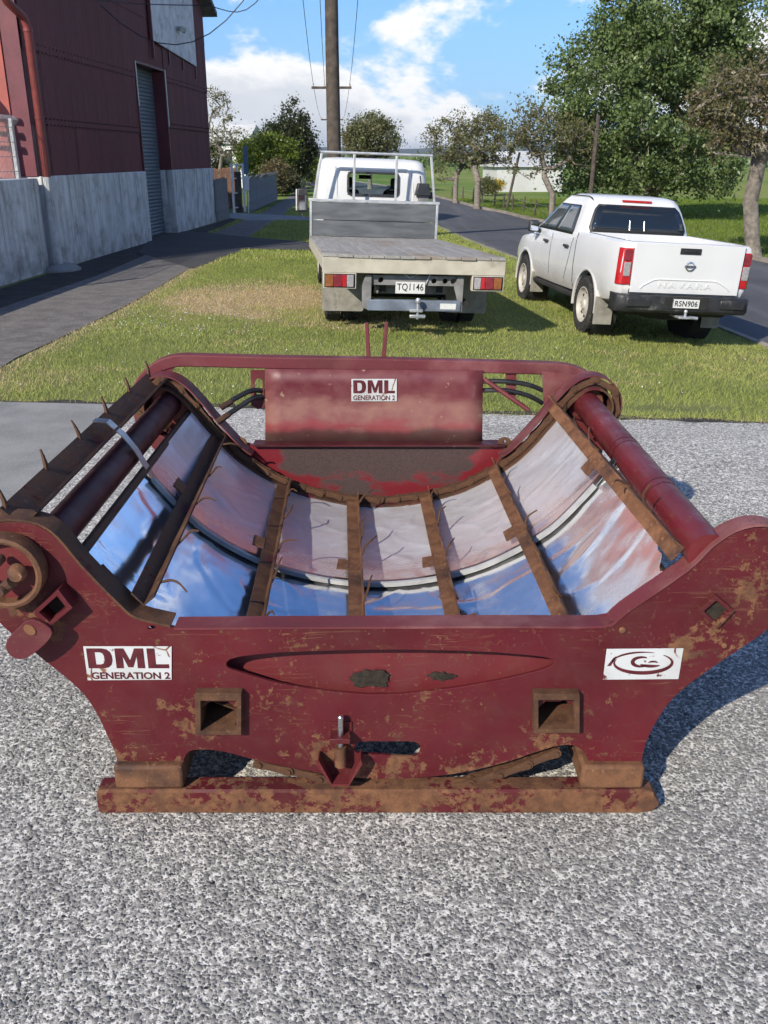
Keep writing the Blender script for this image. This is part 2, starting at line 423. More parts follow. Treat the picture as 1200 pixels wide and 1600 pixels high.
def m_head_panel():
    """sun-bleached enamel: dull above the fold, pink and chalky below it with red and sooty smears"""
    q = NT('head_panel'); x, y, z = q.sep()
    n = q.noise(q.mapv(scale=(1, 1, 2.2)), 3.0, 7, 0.6); n2 = q.noise(scale=8, detail=7, rough=0.65)
    c = q.mix(q.ss(n2, 0.35, 0.65), (0.105, 0.015, 0.022), (0.135, 0.034, 0.036))
    low = q.ss(q.math('ADD', z, q.ss(n, 0.3, 0.7, -.05, .05, False)), 0.90, 0.97, 1, 0)
    chalk = q.mix(q.ss(n2, 0.3, 0.7), (0.25, 0.10, 0.095), (0.30, 0.165, 0.12))
    c = q.mix(q.math('MULTIPLY', low, 0.55), c, chalk)
    red = q.math('MULTIPLY', q.ss(q.math('ADD', z, q.ss(q.noise(scale=4, detail=5), 0, 1, -.07, .07, False)), 0.80, 0.84, 1, 0), q.ss(n, 0.42, 0.55))
    c = q.mix(q.math('MULTIPLY', red, 0.7), c, (0.22, 0.03, 0.04))
    soot = q.ss(q.math('ADD', z, q.ss(q.noise(q.mapv(scale=(1, 1, .5)), 6, 6), 0, 1, -.05, .05, False)), 0.765, 0.80, 0.75, 0)
    c = q.mix(soot, c, (0.045, 0.03, 0.028))
    c = q.mix(q.ss(q.noise(scale=26, detail=5), 0.68, 0.72, 0, .8), c, (0.28, 0.20, 0.13))
    return q.set(c, q.ss(n2, 0.3, 0.7, 0.38, 0.6), 0, q.bump(q.noise(scale=4, detail=3), 0.25, 0.01))
M['head_panel'] = m_head_panel()
def m_stainless():
    q = NT('stainless_sheet')
    br = q.noise(q.mapv(scale=(1.0, 30.0, 1.0)), 14, 4, 0.6)
    film = q.ss(q.noise(scale=4.0, detail=8, rough=0.65), 0.50, 0.74)
    y = q.sep()[1]
    back = q.ss(y, -0.05, 0.35, 0.0, 0.55)
    film = q.math('MINIMUM', q.math('ADD', film, q.math('MULTIPLY', back, q.noise(scale=3, detail=6))), 1.0)
    c = q.mix(q.math('MULTIPLY', film, 0.45), (0.93, 0.93, 0.94), (0.62, 0.58, 0.57))
    sc_ = q.ss(q.voro(q.vadd(q.obj, q.noise(scale=4, col=True), 0.3), 6, 'DISTANCE_TO_EDGE'), 0.0, 0.006, 1, 0)
    sc_ = q.math('MULTIPLY', sc_, q.ss(q.noise(scale=3.1), 0.52, 0.6))
    c = q.mix(q.math('MULTIPLY', sc_, 0.6), c, (0.2, 0.18, 0.17))
    rg = q.math('ADD', q.ss(br, 0.3, 0.7, 0.12, 0.20), q.math('ADD', q.math('MULTIPLY', film, 0.16), q.math('MULTIPLY', back, 0.28)))
    h = q.math('ADD', q.math('MULTIPLY', q.noise(scale=7, detail=3), 0.5), q.math('MULTIPLY', sc_, -0.15))
    bp = q.bump(h, 0.09, 0.02)
    dust_sheen = q.math('MULTIPLY', q.math('ADD', q.math('MULTIPLY', film, 0.30), q.math('ADD', q.math('MULTIPLY', back, 0.55), 0.06)), q.ss(q.noise(q.mapv(scale=(1, 5, 1)), 6, 6, 0.7), 0.3, 0.7, 0.6, 1.1, False))
    c = q.mix(dust_sheen, c, (0.44, 0.47, 0.53))  # dust film tinted blue-grey: cool sheen put into the colour against red bounce
    return q.set(c, rg, q.math('SUBTRACT', 1.0, dust_sheen), bp)
M['stainless'] = m_stainless()
M['steel_strip'] = m_plain('steel_strip', (0.42, 0.42, 0.42), 0.32, 1.0, 0.2, 9)
M['seam_steel'] = m_plain('seam_steel', (0.40, 0.41, 0.42), 0.6, 0, 0.25, 12)
M['pin'] = m_plain('zinc_pin', (0.62, 0.64, 0.66), 0.3, 1.0, 0.1, 20)
M['hose'] = m_plain('hose_rubber', (0.012, 0.012, 0.014), 0.45, 0, 0.3, 20)
def m_sticker():
    q = NT('worn_sticker')
    w = q.vadd(q.obj, q.noise(scale=9, detail=5, col=True), 0.05)
    ln = q.ss(q.voro(w, 9.0, 'DISTANCE_TO_EDGE'), 0.012, 0.035, 1, 0)
    ln = q.math('MULTIPLY', ln, q.ss(q.noise(scale=12, detail=4), 0.5, 0.58))
    pt = q.ss(q.noise(scale=16, detail=7, rough=0.7), 0.625, 0.65)
    c = q.mix(q.ss(q.noise(scale=6, detail=5), 0.35, 0.7), (0.50, 0.52, 0.53), (0.40, 0.40, 0.39))
    c = q.mix(q.math('MAXIMUM', ln, pt), c, q.mix(q.ss(q.noise(scale=30), 0.45, 0.55), (0.10, 0.018, 0.02), (0.20, 0.09, 0.045)))
    return q.set(c, 0.5)
M['sticker'] = m_sticker()
M['letter'] = m_plain('letter_maroon', (0.085, 0.010, 0.016), 0.45, 0, 0.4, 25)
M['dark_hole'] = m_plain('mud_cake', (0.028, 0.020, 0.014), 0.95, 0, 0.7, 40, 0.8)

def m_aggregate():
    """washed concrete: rounded grey stones of two sizes in a patchy pale mortar"""
    q = NT('exposed_aggregate')
    w = q.vadd(q.mapv(scale=(1, 1, 0.01)), q.noise(scale=75, detail=2, col=True), 0.007)
    d1 = q.voro(w, 70, 'F1', 0); c1 = q.sep(q.voro(w, 70, 'F1', 1))
    d2 = q.voro(q.mapv(w, loc=(3.3, 1.7, 0)), 125, 'F1', 0)
    rough_ = q.noise(scale=210, detail=2)
    big = q.noise(scale=3.0, detail=5, rough=0.6); mid = q.noise(scale=24, detail=4, rough=0.65)
    lim = q.math('ADD', q.math('ADD', q.ss(c1[2], 0, 1, 0.26, 0.58, False), q.ss(big, 0.3, 0.7, 0.05, -0.05)), q.math('ADD', q.ss(mid, 0.35, 0.68, 0.10, -0.16), q.ss(rough_, 0.3, 0.7, -0.10, 0.10)))
    s1 = q.ss(d1, q.math('SUBTRACT', lim, 0.06), q.math('ADD', lim, 0.06), 1, 0)
    s2 = q.math('MULTIPLY', q.ss(d2, 0.22, 0.36, 1, 0), q.ss(mid, 0.40, 0.58, 1, 0.25))
    stone = q.mix(c1[0], (0.13, 0.128, 0.124), (0.235, 0.23, 0.22))
    stone = q.mix(q.ss(c1[1], 0.90, 0.97), stone, (0.06, 0.064, 0.07))
    stone = q.mix(q.ss(rough_, 0.4, 0.75, 0, 0.6), stone, (0.30, 0.30, 0.29))
    mc = q.mix(q.ss(q.noise(scale=55, detail=4, rough=0.7), 0.42, 0.60), (0.30, 0.29, 0.27), (0.74, 0.72, 0.67))
    c = q.mix(s2, mc, (0.20, 0.20, 0.195)); c = q.mix(s1, c, stone)
    pit = q.ss(q.noise(scale=30, detail=1), 0.755, 0.775)
    c = q.mix(pit, c, (0.03, 0.03, 0.03))
    stn = q.ss(q.noise(q.mapv(scale=(0.5, 1.3, 1)), 0.9, 6, 0.6), 0.42, 0.72, 1.0, 0.84)
    comb = q.t.nodes.new('ShaderNodeCombineColor')
    for i in range(3): q.put(comb.inputs[i], stn)
    c = q.mix(1.0, c, comb.outputs[0], 'MULTIPLY')
    h = q.math('ADD', q.math('MULTIPLY', s1, q.ss(d1, 0.5, 0.0, 0.35, 1.0)), q.math('MULTIPLY', s2, 0.35)); h = q.math('ADD', h, q.math('MULTIPLY', rough_, 0.5))
    h = q.math('SUBTRACT', h, q.math('MULTIPLY', pit, 1.5))
    return q.set(c, 0.82, 0, q.bump(h, 0.9, 0.0065), 0.3)
M['aggregate'] = m_aggregate()
def m_ground(name, c1, c2, c3, s1=2.0, s2=120, rough=0.9, bumpd=0.004, bs=0.5, streak=None):
    q = NT(name)
    a = q.noise(scale=s1, detail=7, rough=0.62); b = q.noise(scale=s2, detail=3, rough=0.6)
    c = q.mix(q.ss(a, 0.32, 0.68), c1, c2); c = q.mix(q.ss(b, 0.52, 0.72, 0, 0.75), c, c3)
    if streak: c = q.mix(q.ss(q.noise(q.mapv(scale=streak), 1.4, 6), 0.45, 0.7, 0, 0.4), c, c3)
    return q.set(c, rough, 0, q.bump(b, bs, bumpd), 0.3)
M['path'] = m_ground('path_asphalt', (0.105, 0.096, 0.089), (0.165, 0.153, 0.143), (0.27, 0.255, 0.235), 3.5, 38)
M['road'] = m_ground('road_chipseal', (0.060, 0.062, 0.068), (0.083, 0.086, 0.094), (0.15, 0.155, 0.17), 0.7, 90, streak=(1.2, 0.08, 1))
M['drive'] = m_ground('drive_asphalt', (0.045, 0.045, 0.048), (0.062, 0.062, 0.066), (0.10, 0.10, 0.10), 1.0, 120)
M['slab'] = m_ground('broomed_concrete', (0.19, 0.19, 0.185), (0.26, 0.26, 0.25), (0.36, 0.355, 0.34), 2.2, 60)
M['dirt'] = m_ground('gutter_dirt', (0.030, 0.027, 0.024), (0.055, 0.050, 0.045), (0.13, 0.125, 0.12), 3, 45, bumpd=0.03, bs=0.9)
M['kerb'] = m_ground('kerb_concrete', (0.22, 0.19, 0.15), (0.32, 0.29, 0.25), (0.12, 0.10, 0.07), 2, 30)
def m_turf():
    q = NT('turf'); a = q.noise(scale=1.3, detail=7, rough=0.65); b = q.noise(scale=40, detail=4)
    c = q.mix(q.ss(a, 0.35, 0.65), (0.12, 0.15, 0.045), (0.20, 0.215, 0.08)); c = q.mix(q.ss(b, 0.45, 0.7), c, (0.16, 0.15, 0.06))
    x, y, z = q.sep()
    dx = q.math('DIVIDE', q.math('SUBTRACT', x, -1.9), 1.95); dy = q.math('DIVIDE', q.math('SUBTRACT', y, 14.2), 2.0)
    dd = q.math('ADD', q.math('SQRT', q.math('ADD', q.math('MULTIPLY', dx, dx), q.math('MULTIPLY', dy, dy))), q.ss(a, 0.25, 0.75, -.5, .5, False))
    c = q.mix(q.ss(dd, 0.55, 1.1, 0.9, 0), c, q.mix(q.ss(b, .4, .6), (0.28, 0.20, 0.11), (0.44, 0.34, 0.20)))
    far = q.ss(q.sep()[1], 30, 60)
    fc = q.mix(q.ss(q.noise(scale=0.05, detail=5), 0.4, 0.6), (0.12, 0.19, 0.035), (0.20, 0.23, 0.06))
    c = q.mix(far, c, fc)
    return q.set(c, 0.95, 0, q.bump(b, 0.8, 0.03), 0.15)
M['turf'] = m_turf()
def m_blade(name, tint=(1, 1, 1)):
    q = NT(name); col = q.attr('col')[0]
    d = q.t.nodes.new('ShaderNodeBsdfDiffuse'); tr = q.t.nodes.new('ShaderNodeBsdfTranslucent'); mx = q.t.nodes.new('ShaderNodeMixShader')
    q.put(d.inputs[0], col); q.put(tr.inputs[0], col); mx.inputs[0].default_value = 0.35
    q.link(d.outputs[0], mx.inputs[1]); q.link(tr.outputs[0], mx.inputs[2]); q.link(mx.outputs[0], q.out.inputs[0]); return q.m
M['blade'] = m_blade('grass_blades')
def m_leaf(name, a, b, c=None, trans=0.35, gloss=0.025):
    q = NT(name); r = q.island(); big = q.noise(scale=0.9, detail=3)
    col = q.mix(r, a, b); col = q.mix(q.ss(big, 0.35, 0.65, 0, 0.6), col, c or mul(b, 1.2))
    d = q.t.nodes.new('ShaderNodeBsdfDiffuse'); tr = q.t.nodes.new('ShaderNodeBsdfTranslucent'); mx = q.t.nodes.new('ShaderNodeMixShader')
    gl = q.t.nodes.new('ShaderNodeBsdfGlossy'); gl.inputs['Roughness'].default_value = 0.42; gl.inputs[0].default_value = (0.8, 0.85, 0.8, 1); m2 = q.t.nodes.new('ShaderNodeMixShader')
    q.put(d.inputs[0], col); q.put(tr.inputs[0], q.mix(1.0, col, (1.2, 1.25, 0.7), 'MULTIPLY')); mx.inputs[0].default_value = trans; m2.inputs[0].default_value = gloss
    q.link(d.outputs[0], mx.inputs[1]); q.link(tr.outputs[0], mx.inputs[2]); q.link(mx.outputs[0], m2.inputs[1]); q.link(gl.outputs[0], m2.inputs[2]); q.link(m2.outputs[0], q.out.inputs[0]); return q.m
M['leaf_poplar'] = m_leaf('leaf_poplar', (0.075, 0.115, 0.040), (0.20, 0.26, 0.10), (0.125, 0.185, 0.062))
M['leaf_olive'] = m_leaf('leaf_olive', (0.085, 0.105, 0.04), (0.18, 0.19, 0.08), (0.16, 0.13, 0.062))
M['leaf_brown'] = m_leaf('leaf_brown', (0.105, 0.095, 0.048), (0.20, 0.145, 0.08), (0.12, 0.13, 0.055))
M['leaf_bright'] = m_leaf('leaf_bright', (0.075, 0.12, 0.015), (0.17, 0.20, 0.030), (0.11, 0.16, 0.02))
M['leaf_dark'] = m_leaf('leaf_dark', (0.022, 0.034, 0.014), (0.055, 0.060, 0.025), (0.045, 0.055, 0.018))
M['bark'] = m_plain('bark_grey', (0.21, 0.185, 0.155), 0.9, 0, 0.45, 9, 0.6)
M['bark_dark'] = m_plain('bark_brown', (0.10, 0.075, 0.055), 0.9, 0, 0.4, 9, 0.6)
def m_clad(name, base, pat=0.3):
    q = NT(name)
    a = q.noise(q.mapv(scale=(1, 6, 0.5)), 2.2, 7, 0.65); b = q.noise(scale=1.1, detail=5)
    c = q.mix(q.ss(a, 0.3, 0.7), mul(base, 0.72), mul(base, 1.3)); c = q.mix(q.ss(b, 0.5, 0.75, 0, pat), c, (0.10, 0.045, 0.05))
    r = q.objrand(); c = q.mix(q.ss(r, 0, 1, 0, 0.28, False), c, mul(base, 0.55))
    return q.set(c, 0.55, 0, q.bump(q.noise(scale=14), 0.15, 0.01))
M['clad'] = m_clad('maroon_iron', (0.115, 0.022, 0.034))
M['redwall'] = m_plain('red_render', (0.34, 0.095, 0.08), 0.8, 0, 0.22, 2, 0.2)
M['downpipe'] = m_plain('downpipe_paint', (0.17, 0.030, 0.026), 0.5, 0, 0.3, 4)
def m_concwall():
    q = NT('whitewashed_concrete')
    a = q.noise(q.mapv(scale=(3, 3, 0.35)), 2.3, 8, 0.68); b = q.noise(scale=2.2, detail=9, rough=0.7); z = q.sep()[2]
    c = q.mix(q.ss(a, 0.30, 0.70), (0.70, 0.72, 0.73), (0.44, 0.45, 0.45))
    c = q.mix(q.ss(q.math('ADD', b, q.ss(z, 0.0, 0.7, 0.10, 0)), 0.44, 0.78, 0, 0.8), c, (0.17, 0.165, 0.14))
    st_ = q.ss(q.noise(q.mapv(scale=(6, 6, 0.12)), 1.7, 6, 0.6), 0.55, 0.70)
    st_ = q.math('MULTIPLY', st_, q.ss(z, 0.3, 1.6, 0.15, 0.8)); c = q.mix(st_, c, (0.13, 0.135, 0.115))
    return q.set(c, 0.92, 0, q.bump(q.noise(scale=30, detail=6, rough=0.7), 0.45, 0.012), 0.2)
M['conc'] = m_concwall()
M['door_steel'] = m_plain('roller_door', (0.105, 0.135, 0.165), 0.5, 0.0, 0.2, 3)
M['signwhite'] = m_plain('faded_signboard', (0.66, 0.67, 0.70), 0.7, 0, 0.2, 3, 0, (0.22, 0.22, 0.25), 0.5)
M['galv'] = m_plain('galvanised', (0.46, 0.48, 0.50), 0.45, 0.6, 0.2, 12)
M['white_paint'] = m_plain('white_paint', (0.72, 0.73, 0.72), 0.5, 0, 0.1, 4)
M['timber_grey'] = m_plain('weathered_timber', (0.20, 0.20, 0.20), 0.9, 0, 0.4, 5, 0.4)
M['timber_blue'] = m_plain('bluegrey_timber', (0.15, 0.18, 0.23), 0.85, 0, 0.4, 5, 0.4)
M['timber_brown'] = m_plain('brown_timber', (0.16, 0.085, 0.055), 0.9, 0, 0.4, 5, 0.4)
M['pole_wood'] = m_plain('pole_wood', (0.085, 0.068, 0.055), 0.9, 0, 0.5, 6, 0.6)
M['wire'] = m_plain('wire', (0.03, 0.03, 0.035), 0.6)
M['ins'] = m_plain('insulator', (0.55, 0.52, 0.48), 0.3)
# ------------------------------------------------------------------ ground
def struct(o): return tag(o, kind='structure')
def axis(a, b, n, pw=1.0): return a + (b - a) * np.linspace(0, 1, n) ** pw
gx = np.unique(np.concatenate([np.linspace(-3000, -60, 12), np.linspace(-60, -10, 12), np.arange(-10, 16.01, 0.5), np.linspace(16, 60, 10), np.linspace(60, 3000, 12)]))
gy = np.unique(np.concatenate([np.linspace(-400, -10, 5), np.arange(-10, 40.01, 0.5), np.linspace(40, 200, 30), np.linspace(200, 6000, 16)]))
XX, YY = np.meshgrid(gx, gy); ZZ = hgt(XX, YY)
V = np.stack([XX.ravel(), YY.ravel(), ZZ.ravel()], 1)
nx_, ny_ = len(gx), len(gy)
ii = (np.arange(ny_ - 1)[:, None] * nx_ + np.arange(nx_ - 1)[None, :]).ravel()
ground = obj('ground', fast_mesh('ground', V, np.stack([ii, ii + 1, ii + nx_ + 1, ii + nx_], 1), M['turf'], True)); struct(ground)

def strip(name, left, right, dz, mat, cols=5, sub=3, curve=True):
    """a paved strip between two edge lines (lists of (x,y)), draped on the land"""
    L_ = catmull([Vector((x, y, 0)) for x, y in left], sub) if curve else [Vector((x, y, 0)) for x, y in left]
    R_ = catmull([Vector((x, y, 0)) for x, y in right], sub) if curve else [Vector((x, y, 0)) for x, y in right]
    P = []
    for a, b in zip(L_, R_):
        row = []
        for k in range(cols):
            p = a.lerp(b, k / (cols - 1)); row.append((p.x, p.y, float(hgt(p.x, p.y)) + dz))
        P.append(row)
    mb = MB().grid(P); o = mb.build(name, mat, smooth=True); struct(o); return o
def xy(*px): return [(atG(u, v).x, atG(u, v).y) for u, v in px]
def poly(name, pts, dz, mat):
    mb = MB(); mb.add([(x, y, float(hgt(x, y)) + dz) for x, y in pts], [tuple(range(len(pts)))])
    o = mb.build(name, mat, smooth=False); struct(o); return o

APR_L, APR_R = (-3.52, 8.0), (3.6, 7.40)
def apron_edge(x): return 8.0 + (x + 3.52) * (7.40 - 8.0) / 7.12
# exposed-aggregate yard: a grid so that it follows the land
P = []
for y in np.concatenate([np.linspace(-6, 5.5, 8), np.linspace(6.0, 1.0e-9, 1)[:0], np.linspace(6.0, 1, 1)[:0]]): P.append([(x, y, float(hgt(x, y)) + 0.012) for x in np.linspace(-14, 14, 57)])
for k in range(1, 6):
    P.append([(x, 5.5 + (apron_edge(x) - 5.5) * k / 5 + (0.012 * math.sin(x * 9) + 0.01 * math.sin(x * 23) if k == 5 else 0), float(hgt(x, 7.5 if k == 5 else 5.5 + k * .4)) + 0.012) for x in np.linspace(-14, 14, 57)])
yard = MB().grid(P).build('concrete_yard', M['aggregate']); struct(yard)
# smoother broomed slab at the back-left, one step of a sheet above
j0, j1 = atZ(192, 634), atZ(30, 805)
d_ = (j1 - j0).normalized(); j2 = j1 + d_ * 1.2
slab = poly('concrete_slab', [(j0.x, apron_edge(j0.x) - 0.01), (-9, apron_edge(-9) - 0.01), (-9, j2.y), (j2.x, j2.y)], 0.018, M['slab'])
# joint: a dark crack between the two pours
mb = MB(); s_ = Vector((-d_.y, d_.x, 0)) * 0.009
pts = [Vector((j0.x, apron_edge(j0.x) - 0.02, 0.0215)).lerp(Vector((j2.x, j2.y, 0.0215)), t) + s_ * (0.5 * math.sin(t * 37)) for t in np.linspace(0, 1, 24)]
mb.grid([[p - s_ * (0.6 + 0.4 * math.sin(i * 2.1)), p + s_ * (0.6 + 0.4 * math.cos(i * 1.7))] for i, p in enumerate(pts)])
crk = mb.build('slab_joint', M['dirt'], smooth=False); struct(crk)

PATH_R = xy((0, 577), (75, 538), (150, 502), (225, 463), (300, 418), (385, 374))
PATH_R = [(PATH_R[0][0] + 0.55, PATH_R[0][1] - 2.3)] + PATH_R
PATH_L = xy((0, 483), (62, 462), (150, 432), (200, 411), (262, 385), (327, 366))
PATH_L = [(PATH_L[0][0] - 0.1, PATH_L[0][1] - 5)] + PATH_L
path = strip('footpath', PATH_L, PATH_R, 0.012, M['path'], 4)
strip('footpath', xy((327, 367), (387, 343)), xy((385, 373), (430, 345)), 0.0125, M['path'], 3, curve=False)
strip('footpath', xy((404, 336), (448, 310), (474, 292)), xy((442, 337), (468, 313), (484, 293)), 0.012, M['path'], 3, curve=False)
DRV = xy((216, 396), (236, 372), (262, 360), (327, 365), (385, 371), (490, 380), (560, 384), (560, 393), (486, 392), (384, 390), (300, 421))
drive = poly('driveway', DRV, 0.018, M['drive'])
DRV2 = xy((352, 340), (362, 333), (482, 339), (560, 341), (560, 347), (482, 345), (384, 345))
poly('driveway', DRV2, 0.018, M['slab'])
DIRT = xy((0, 452), (78, 428), (155, 402), (232, 379), (262, 385), (200, 412), (150, 433), (62, 463), (0, 484))
DIRT = [(DIRT[0][0], DIRT[0][1] - 6)] + DIRT + [(DIRT[-1][0] - .1, DIRT[-1][1] - 6)]
poly('gutter_strip', DIRT, 0.008, M['dirt'])
DIRT2 = xy((275, 366), (338, 348), (360, 341), (372, 344), (327, 368))
poly('gutter_strip', DIRT2, 0.008, M['dirt'])

ROAD_L = [(7.2, -4), (5.6, 4)] + xy((1200, 540), (985, 462), (782, 394), (703, 362)) + [(0.6, 42), (-1.8, 56), (-6, 76), (-14, 112)]
ROAD_R = [(15.2, -4), (12.6, 6)] + xy((1330, 470), (1200, 412), (842, 347), (787, 334)) + [(4.5, 46), (3.0, 57), (-1.0, 78), (-9, 114)]
road = strip('road', ROAD_L, ROAD_R, 0.016, M['road'], 9, 6)
def kerb(name, line, w, h, off, dz=0.0):
    pts = catmull([Vector((x, y, 0)) for x, y in line], 6); mb = MB(); rows = []
    for i, p in enumerate(pts):
        d = (pts[min(i + 1, len(pts) - 1)] - pts[max(i - 1, 0)]).normalized(); s = Vector((d.y, -d.x, 0))
        q = p + s * off; z = float(hgt(q.x, q.y)) + dz
        rows.append([q + Vector((0, 0, z - 0.03)), q + Vector((0, 0, z + h)), q + s * w + Vector((0, 0, z + h)), q + s * w + Vector((0, 0, z - 0.03))])
    mb.grid(rows); o = mb.build(name, M['kerb']); struct(o)
kerb('kerb', ROAD_R, 0.14, 0.11, 0.0)
kerb('kerb', ROAD_L, 0.10, 0.028, -0.12)

# ---- grass: blades over the verge, dry and green
def inpoly(x, y, pg):
    r = np.zeros(len(x), bool); n = len(pg); j = n - 1
    for i in range(n):
        xi, yi = pg[i]; xj, yj = pg[j]
        c = ((yi > y) != (yj > y)) & (x < (xj - xi) * (y - yi) / (yj - yi + 1e-12) + xi); r ^= c; j = i
    return r
def vnoise(x, y, s, seed=0):
    g = np.random.default_rng(seed).random((64, 64)); xs = x * s; ys = y * s
    xi = np.floor(xs).astype(int); yi = np.floor(ys).astype(int); fx = xs - xi; fy = ys - yi; fx = fx * fx * (3 - 2 * fx); fy = fy * fy * (3 - 2 * fy)
    a = g[xi % 64, yi % 64]; b = g[(xi + 1) % 64, yi % 64]; c = g[xi % 64, (yi + 1) % 64]; d = g[(xi + 1) % 64, (yi + 1) % 64]
    return (a * (1 - fx) + b * fx) * (1 - fy) + (c * (1 - fx) + d * fx) * fy
def edge_dist(x, y, line):
    d = np.full(len(x), 99.0)
    for (x0, y0), (x1, y1) in zip(line[:-1], line[1:]):
        dx, dy = x1 - x0, y1 - y0; t = np.clip(((x - x0) * dx + (y - y0) * dy) / (dx * dx + dy * dy), 0, 1)
        d = np.minimum(d, np.hypot(x - x0 - t * dx, y - y0 - t * dy))
    return d
path_pg = PATH_L + PATH_R[::-1]
rl = [(p.x, p.y) for p in catmull([Vector((x, y, 0)) for x, y in ROAD_L], 6)]; rr = [(p.x, p.y) for p in catmull([Vector((x, y, 0)) for x, y in ROAD_R], 6)]
road_pg = rl + rr[::-1]
path2 = xy((327, 367), (387, 343), (430, 345), (385, 373)); path3 = xy((404, 336), (448, 310), (474, 292), (484, 293), (468, 313), (442, 337))
def verge_ok(x, y):
    ok = (y > 8.0 + (x + 3.52) * (-0.6) / 7.12 + 0.03 - 0.10 * vnoise(x, y, 4.0, 3) ** 2 - 0.05 * vnoise(x, y, 17.0, 4))
    for pg in (path_pg, road_pg, DRV, DRV2, DIRT, path2, path3): ok &= ~inpoly(x, y, pg)
    ok &= ~((x < -5.2) & (y < 60))
    return ok
dryc = atG(392, 463)
def grass(name, n, ya, yb, xa, xb, hmin, hmax, wid, label, pw=1.0):
    y = ya + (yb - ya) * rng.random(n) ** pw; x = xa + (xb - xa) * rng.random(n)
    k = verge_ok(x, y); x, y = x[k], y[k]; n = len(x)
    patch = vnoise(x, y, 1.1, 1) * 0.55 + vnoise(x, y, 3.3, 2) * 0.45
    dd = np.hypot((x - dryc.x) / 1.95, (y - dryc.y) / 2.0) + (patch - 0.5) * 1.0
    dry = 1 - sstep(0.55, 1.15, dd)
    dd2 = np.hypot((x + 0.2) / 1.5, (y - 12.2) / 0.8) + (patch - 0.5) * 1.2
    dry = np.maximum(dry, (1 - sstep(0.5, 1.1, dd2)) * 0.8)
    ed = edge_dist(x, y, PATH_R); dry = np.maximum(dry, (1 - sstep(0.08, 0.42, ed + (patch - .5) * .25)))
    ed2 = edge_dist(x, y, [APR_L, (0, 7.70), APR_R, (9, 6.9)]); dry = np.maximum(dry, (1 - sstep(0.0, 0.16, ed2 + (patch - .5) * .1)) * 0.7)
    dry = np.maximum(dry, sstep(0.62, 0.85, patch) * 0.45 * (y > 0))
    isdry = rng.random(n) < dry * 0.92
    bare = (1 - sstep(0.3, 1.0, np.hypot((x - 2.55) / 0.95, (y - 7.95) / 0.28) + (patch - .5))) + (1 - sstep(0.3, 1.0, np.hypot((x - 4.3) / 0.5, (y - 8.6) / 0.3) + (patch - .5)))
    keep = rng.random(n) > bare * 0.9; x, y, patch, isdry = x[keep], y[keep], patch[keep], isdry[keep]; n = len(x)
    hgt_b = (hmin + (hmax - hmin) * rng.random(n)) * (0.65 + 0.7 * patch) * np.where(isdry, 0.8, 1.0)
    th = rng.random(n) * 2 * np.pi; ln = hgt_b * (0.3 + 0.9 * rng.random(n)); ph = rng.random(n) * 2 * np.pi
    w = wid * (0.7 + 0.6 * rng.random(n)) * (1 + np.clip(y - 8, 0, 30) * 0.06)
    z = hgt(x, y)
    V = np.empty((n, 3, 3), np.float32)
    V[:, 0] = np.stack([x - np.cos(th) * w, y - np.sin(th) * w, z - 0.004], 1); V[:, 1] = np.stack([x + np.cos(th) * w, y + np.sin(th) * w, z - 0.004], 1)
    V[:, 2] = np.stack([x + np.cos(ph) * ln, y + np.sin(ph) * ln, z + hgt_b], 1)
    me = fast_mesh(name, V.reshape(-1, 3), np.arange(n * 3).reshape(-1, 3), M['blade'])
    r = rng.random((n, 1)); g1 = np.array([0.19, 0.265, 0.055]); g2 = np.array([0.52, 0.53, 0.18]); d1 = np.array([0.46, 0.35, 0.19]); d2 = np.array([0.74, 0.60, 0.37])
    gm = np.clip((vnoise(x, y, 0.7, 9)[:, None] - .5) * 1.1 + .5, 0, 1) * .35 + patch[:, None] * 0.25 + r * 0.4; col = np.where(isdry[:, None], d1 + (d2 - d1) * r, g1 + (g2 - g1) * gm)
    lum = 0.8 + 0.4 * rng.random((n, 1)); col = col * lum
    ca = me.color_attributes.new('col', 'FLOAT_COLOR', 'POINT'); cc = np.ones((n, 3, 4), np.float32); cc[:, :, :3] = col[:, None, :]
    ca.data.foreach_set('color', cc.ravel())
    o = obj(name, me); tag(o, label, 'grass', kind='stuff'); return o
grass('verge_grass', 330000, 7.4, 20, -5.4, 8.0, 0.018, 0.046, 0.0030, 'mown green verge grass with straw-dry patches around the parked truck', 1.25)
grass('verge_grass', 90000, 20, 42, -5.6, 5.0, 0.03, 0.07, 0.006, 'shaded strip of verge grass between footpath and road beyond the truck', 1.2)
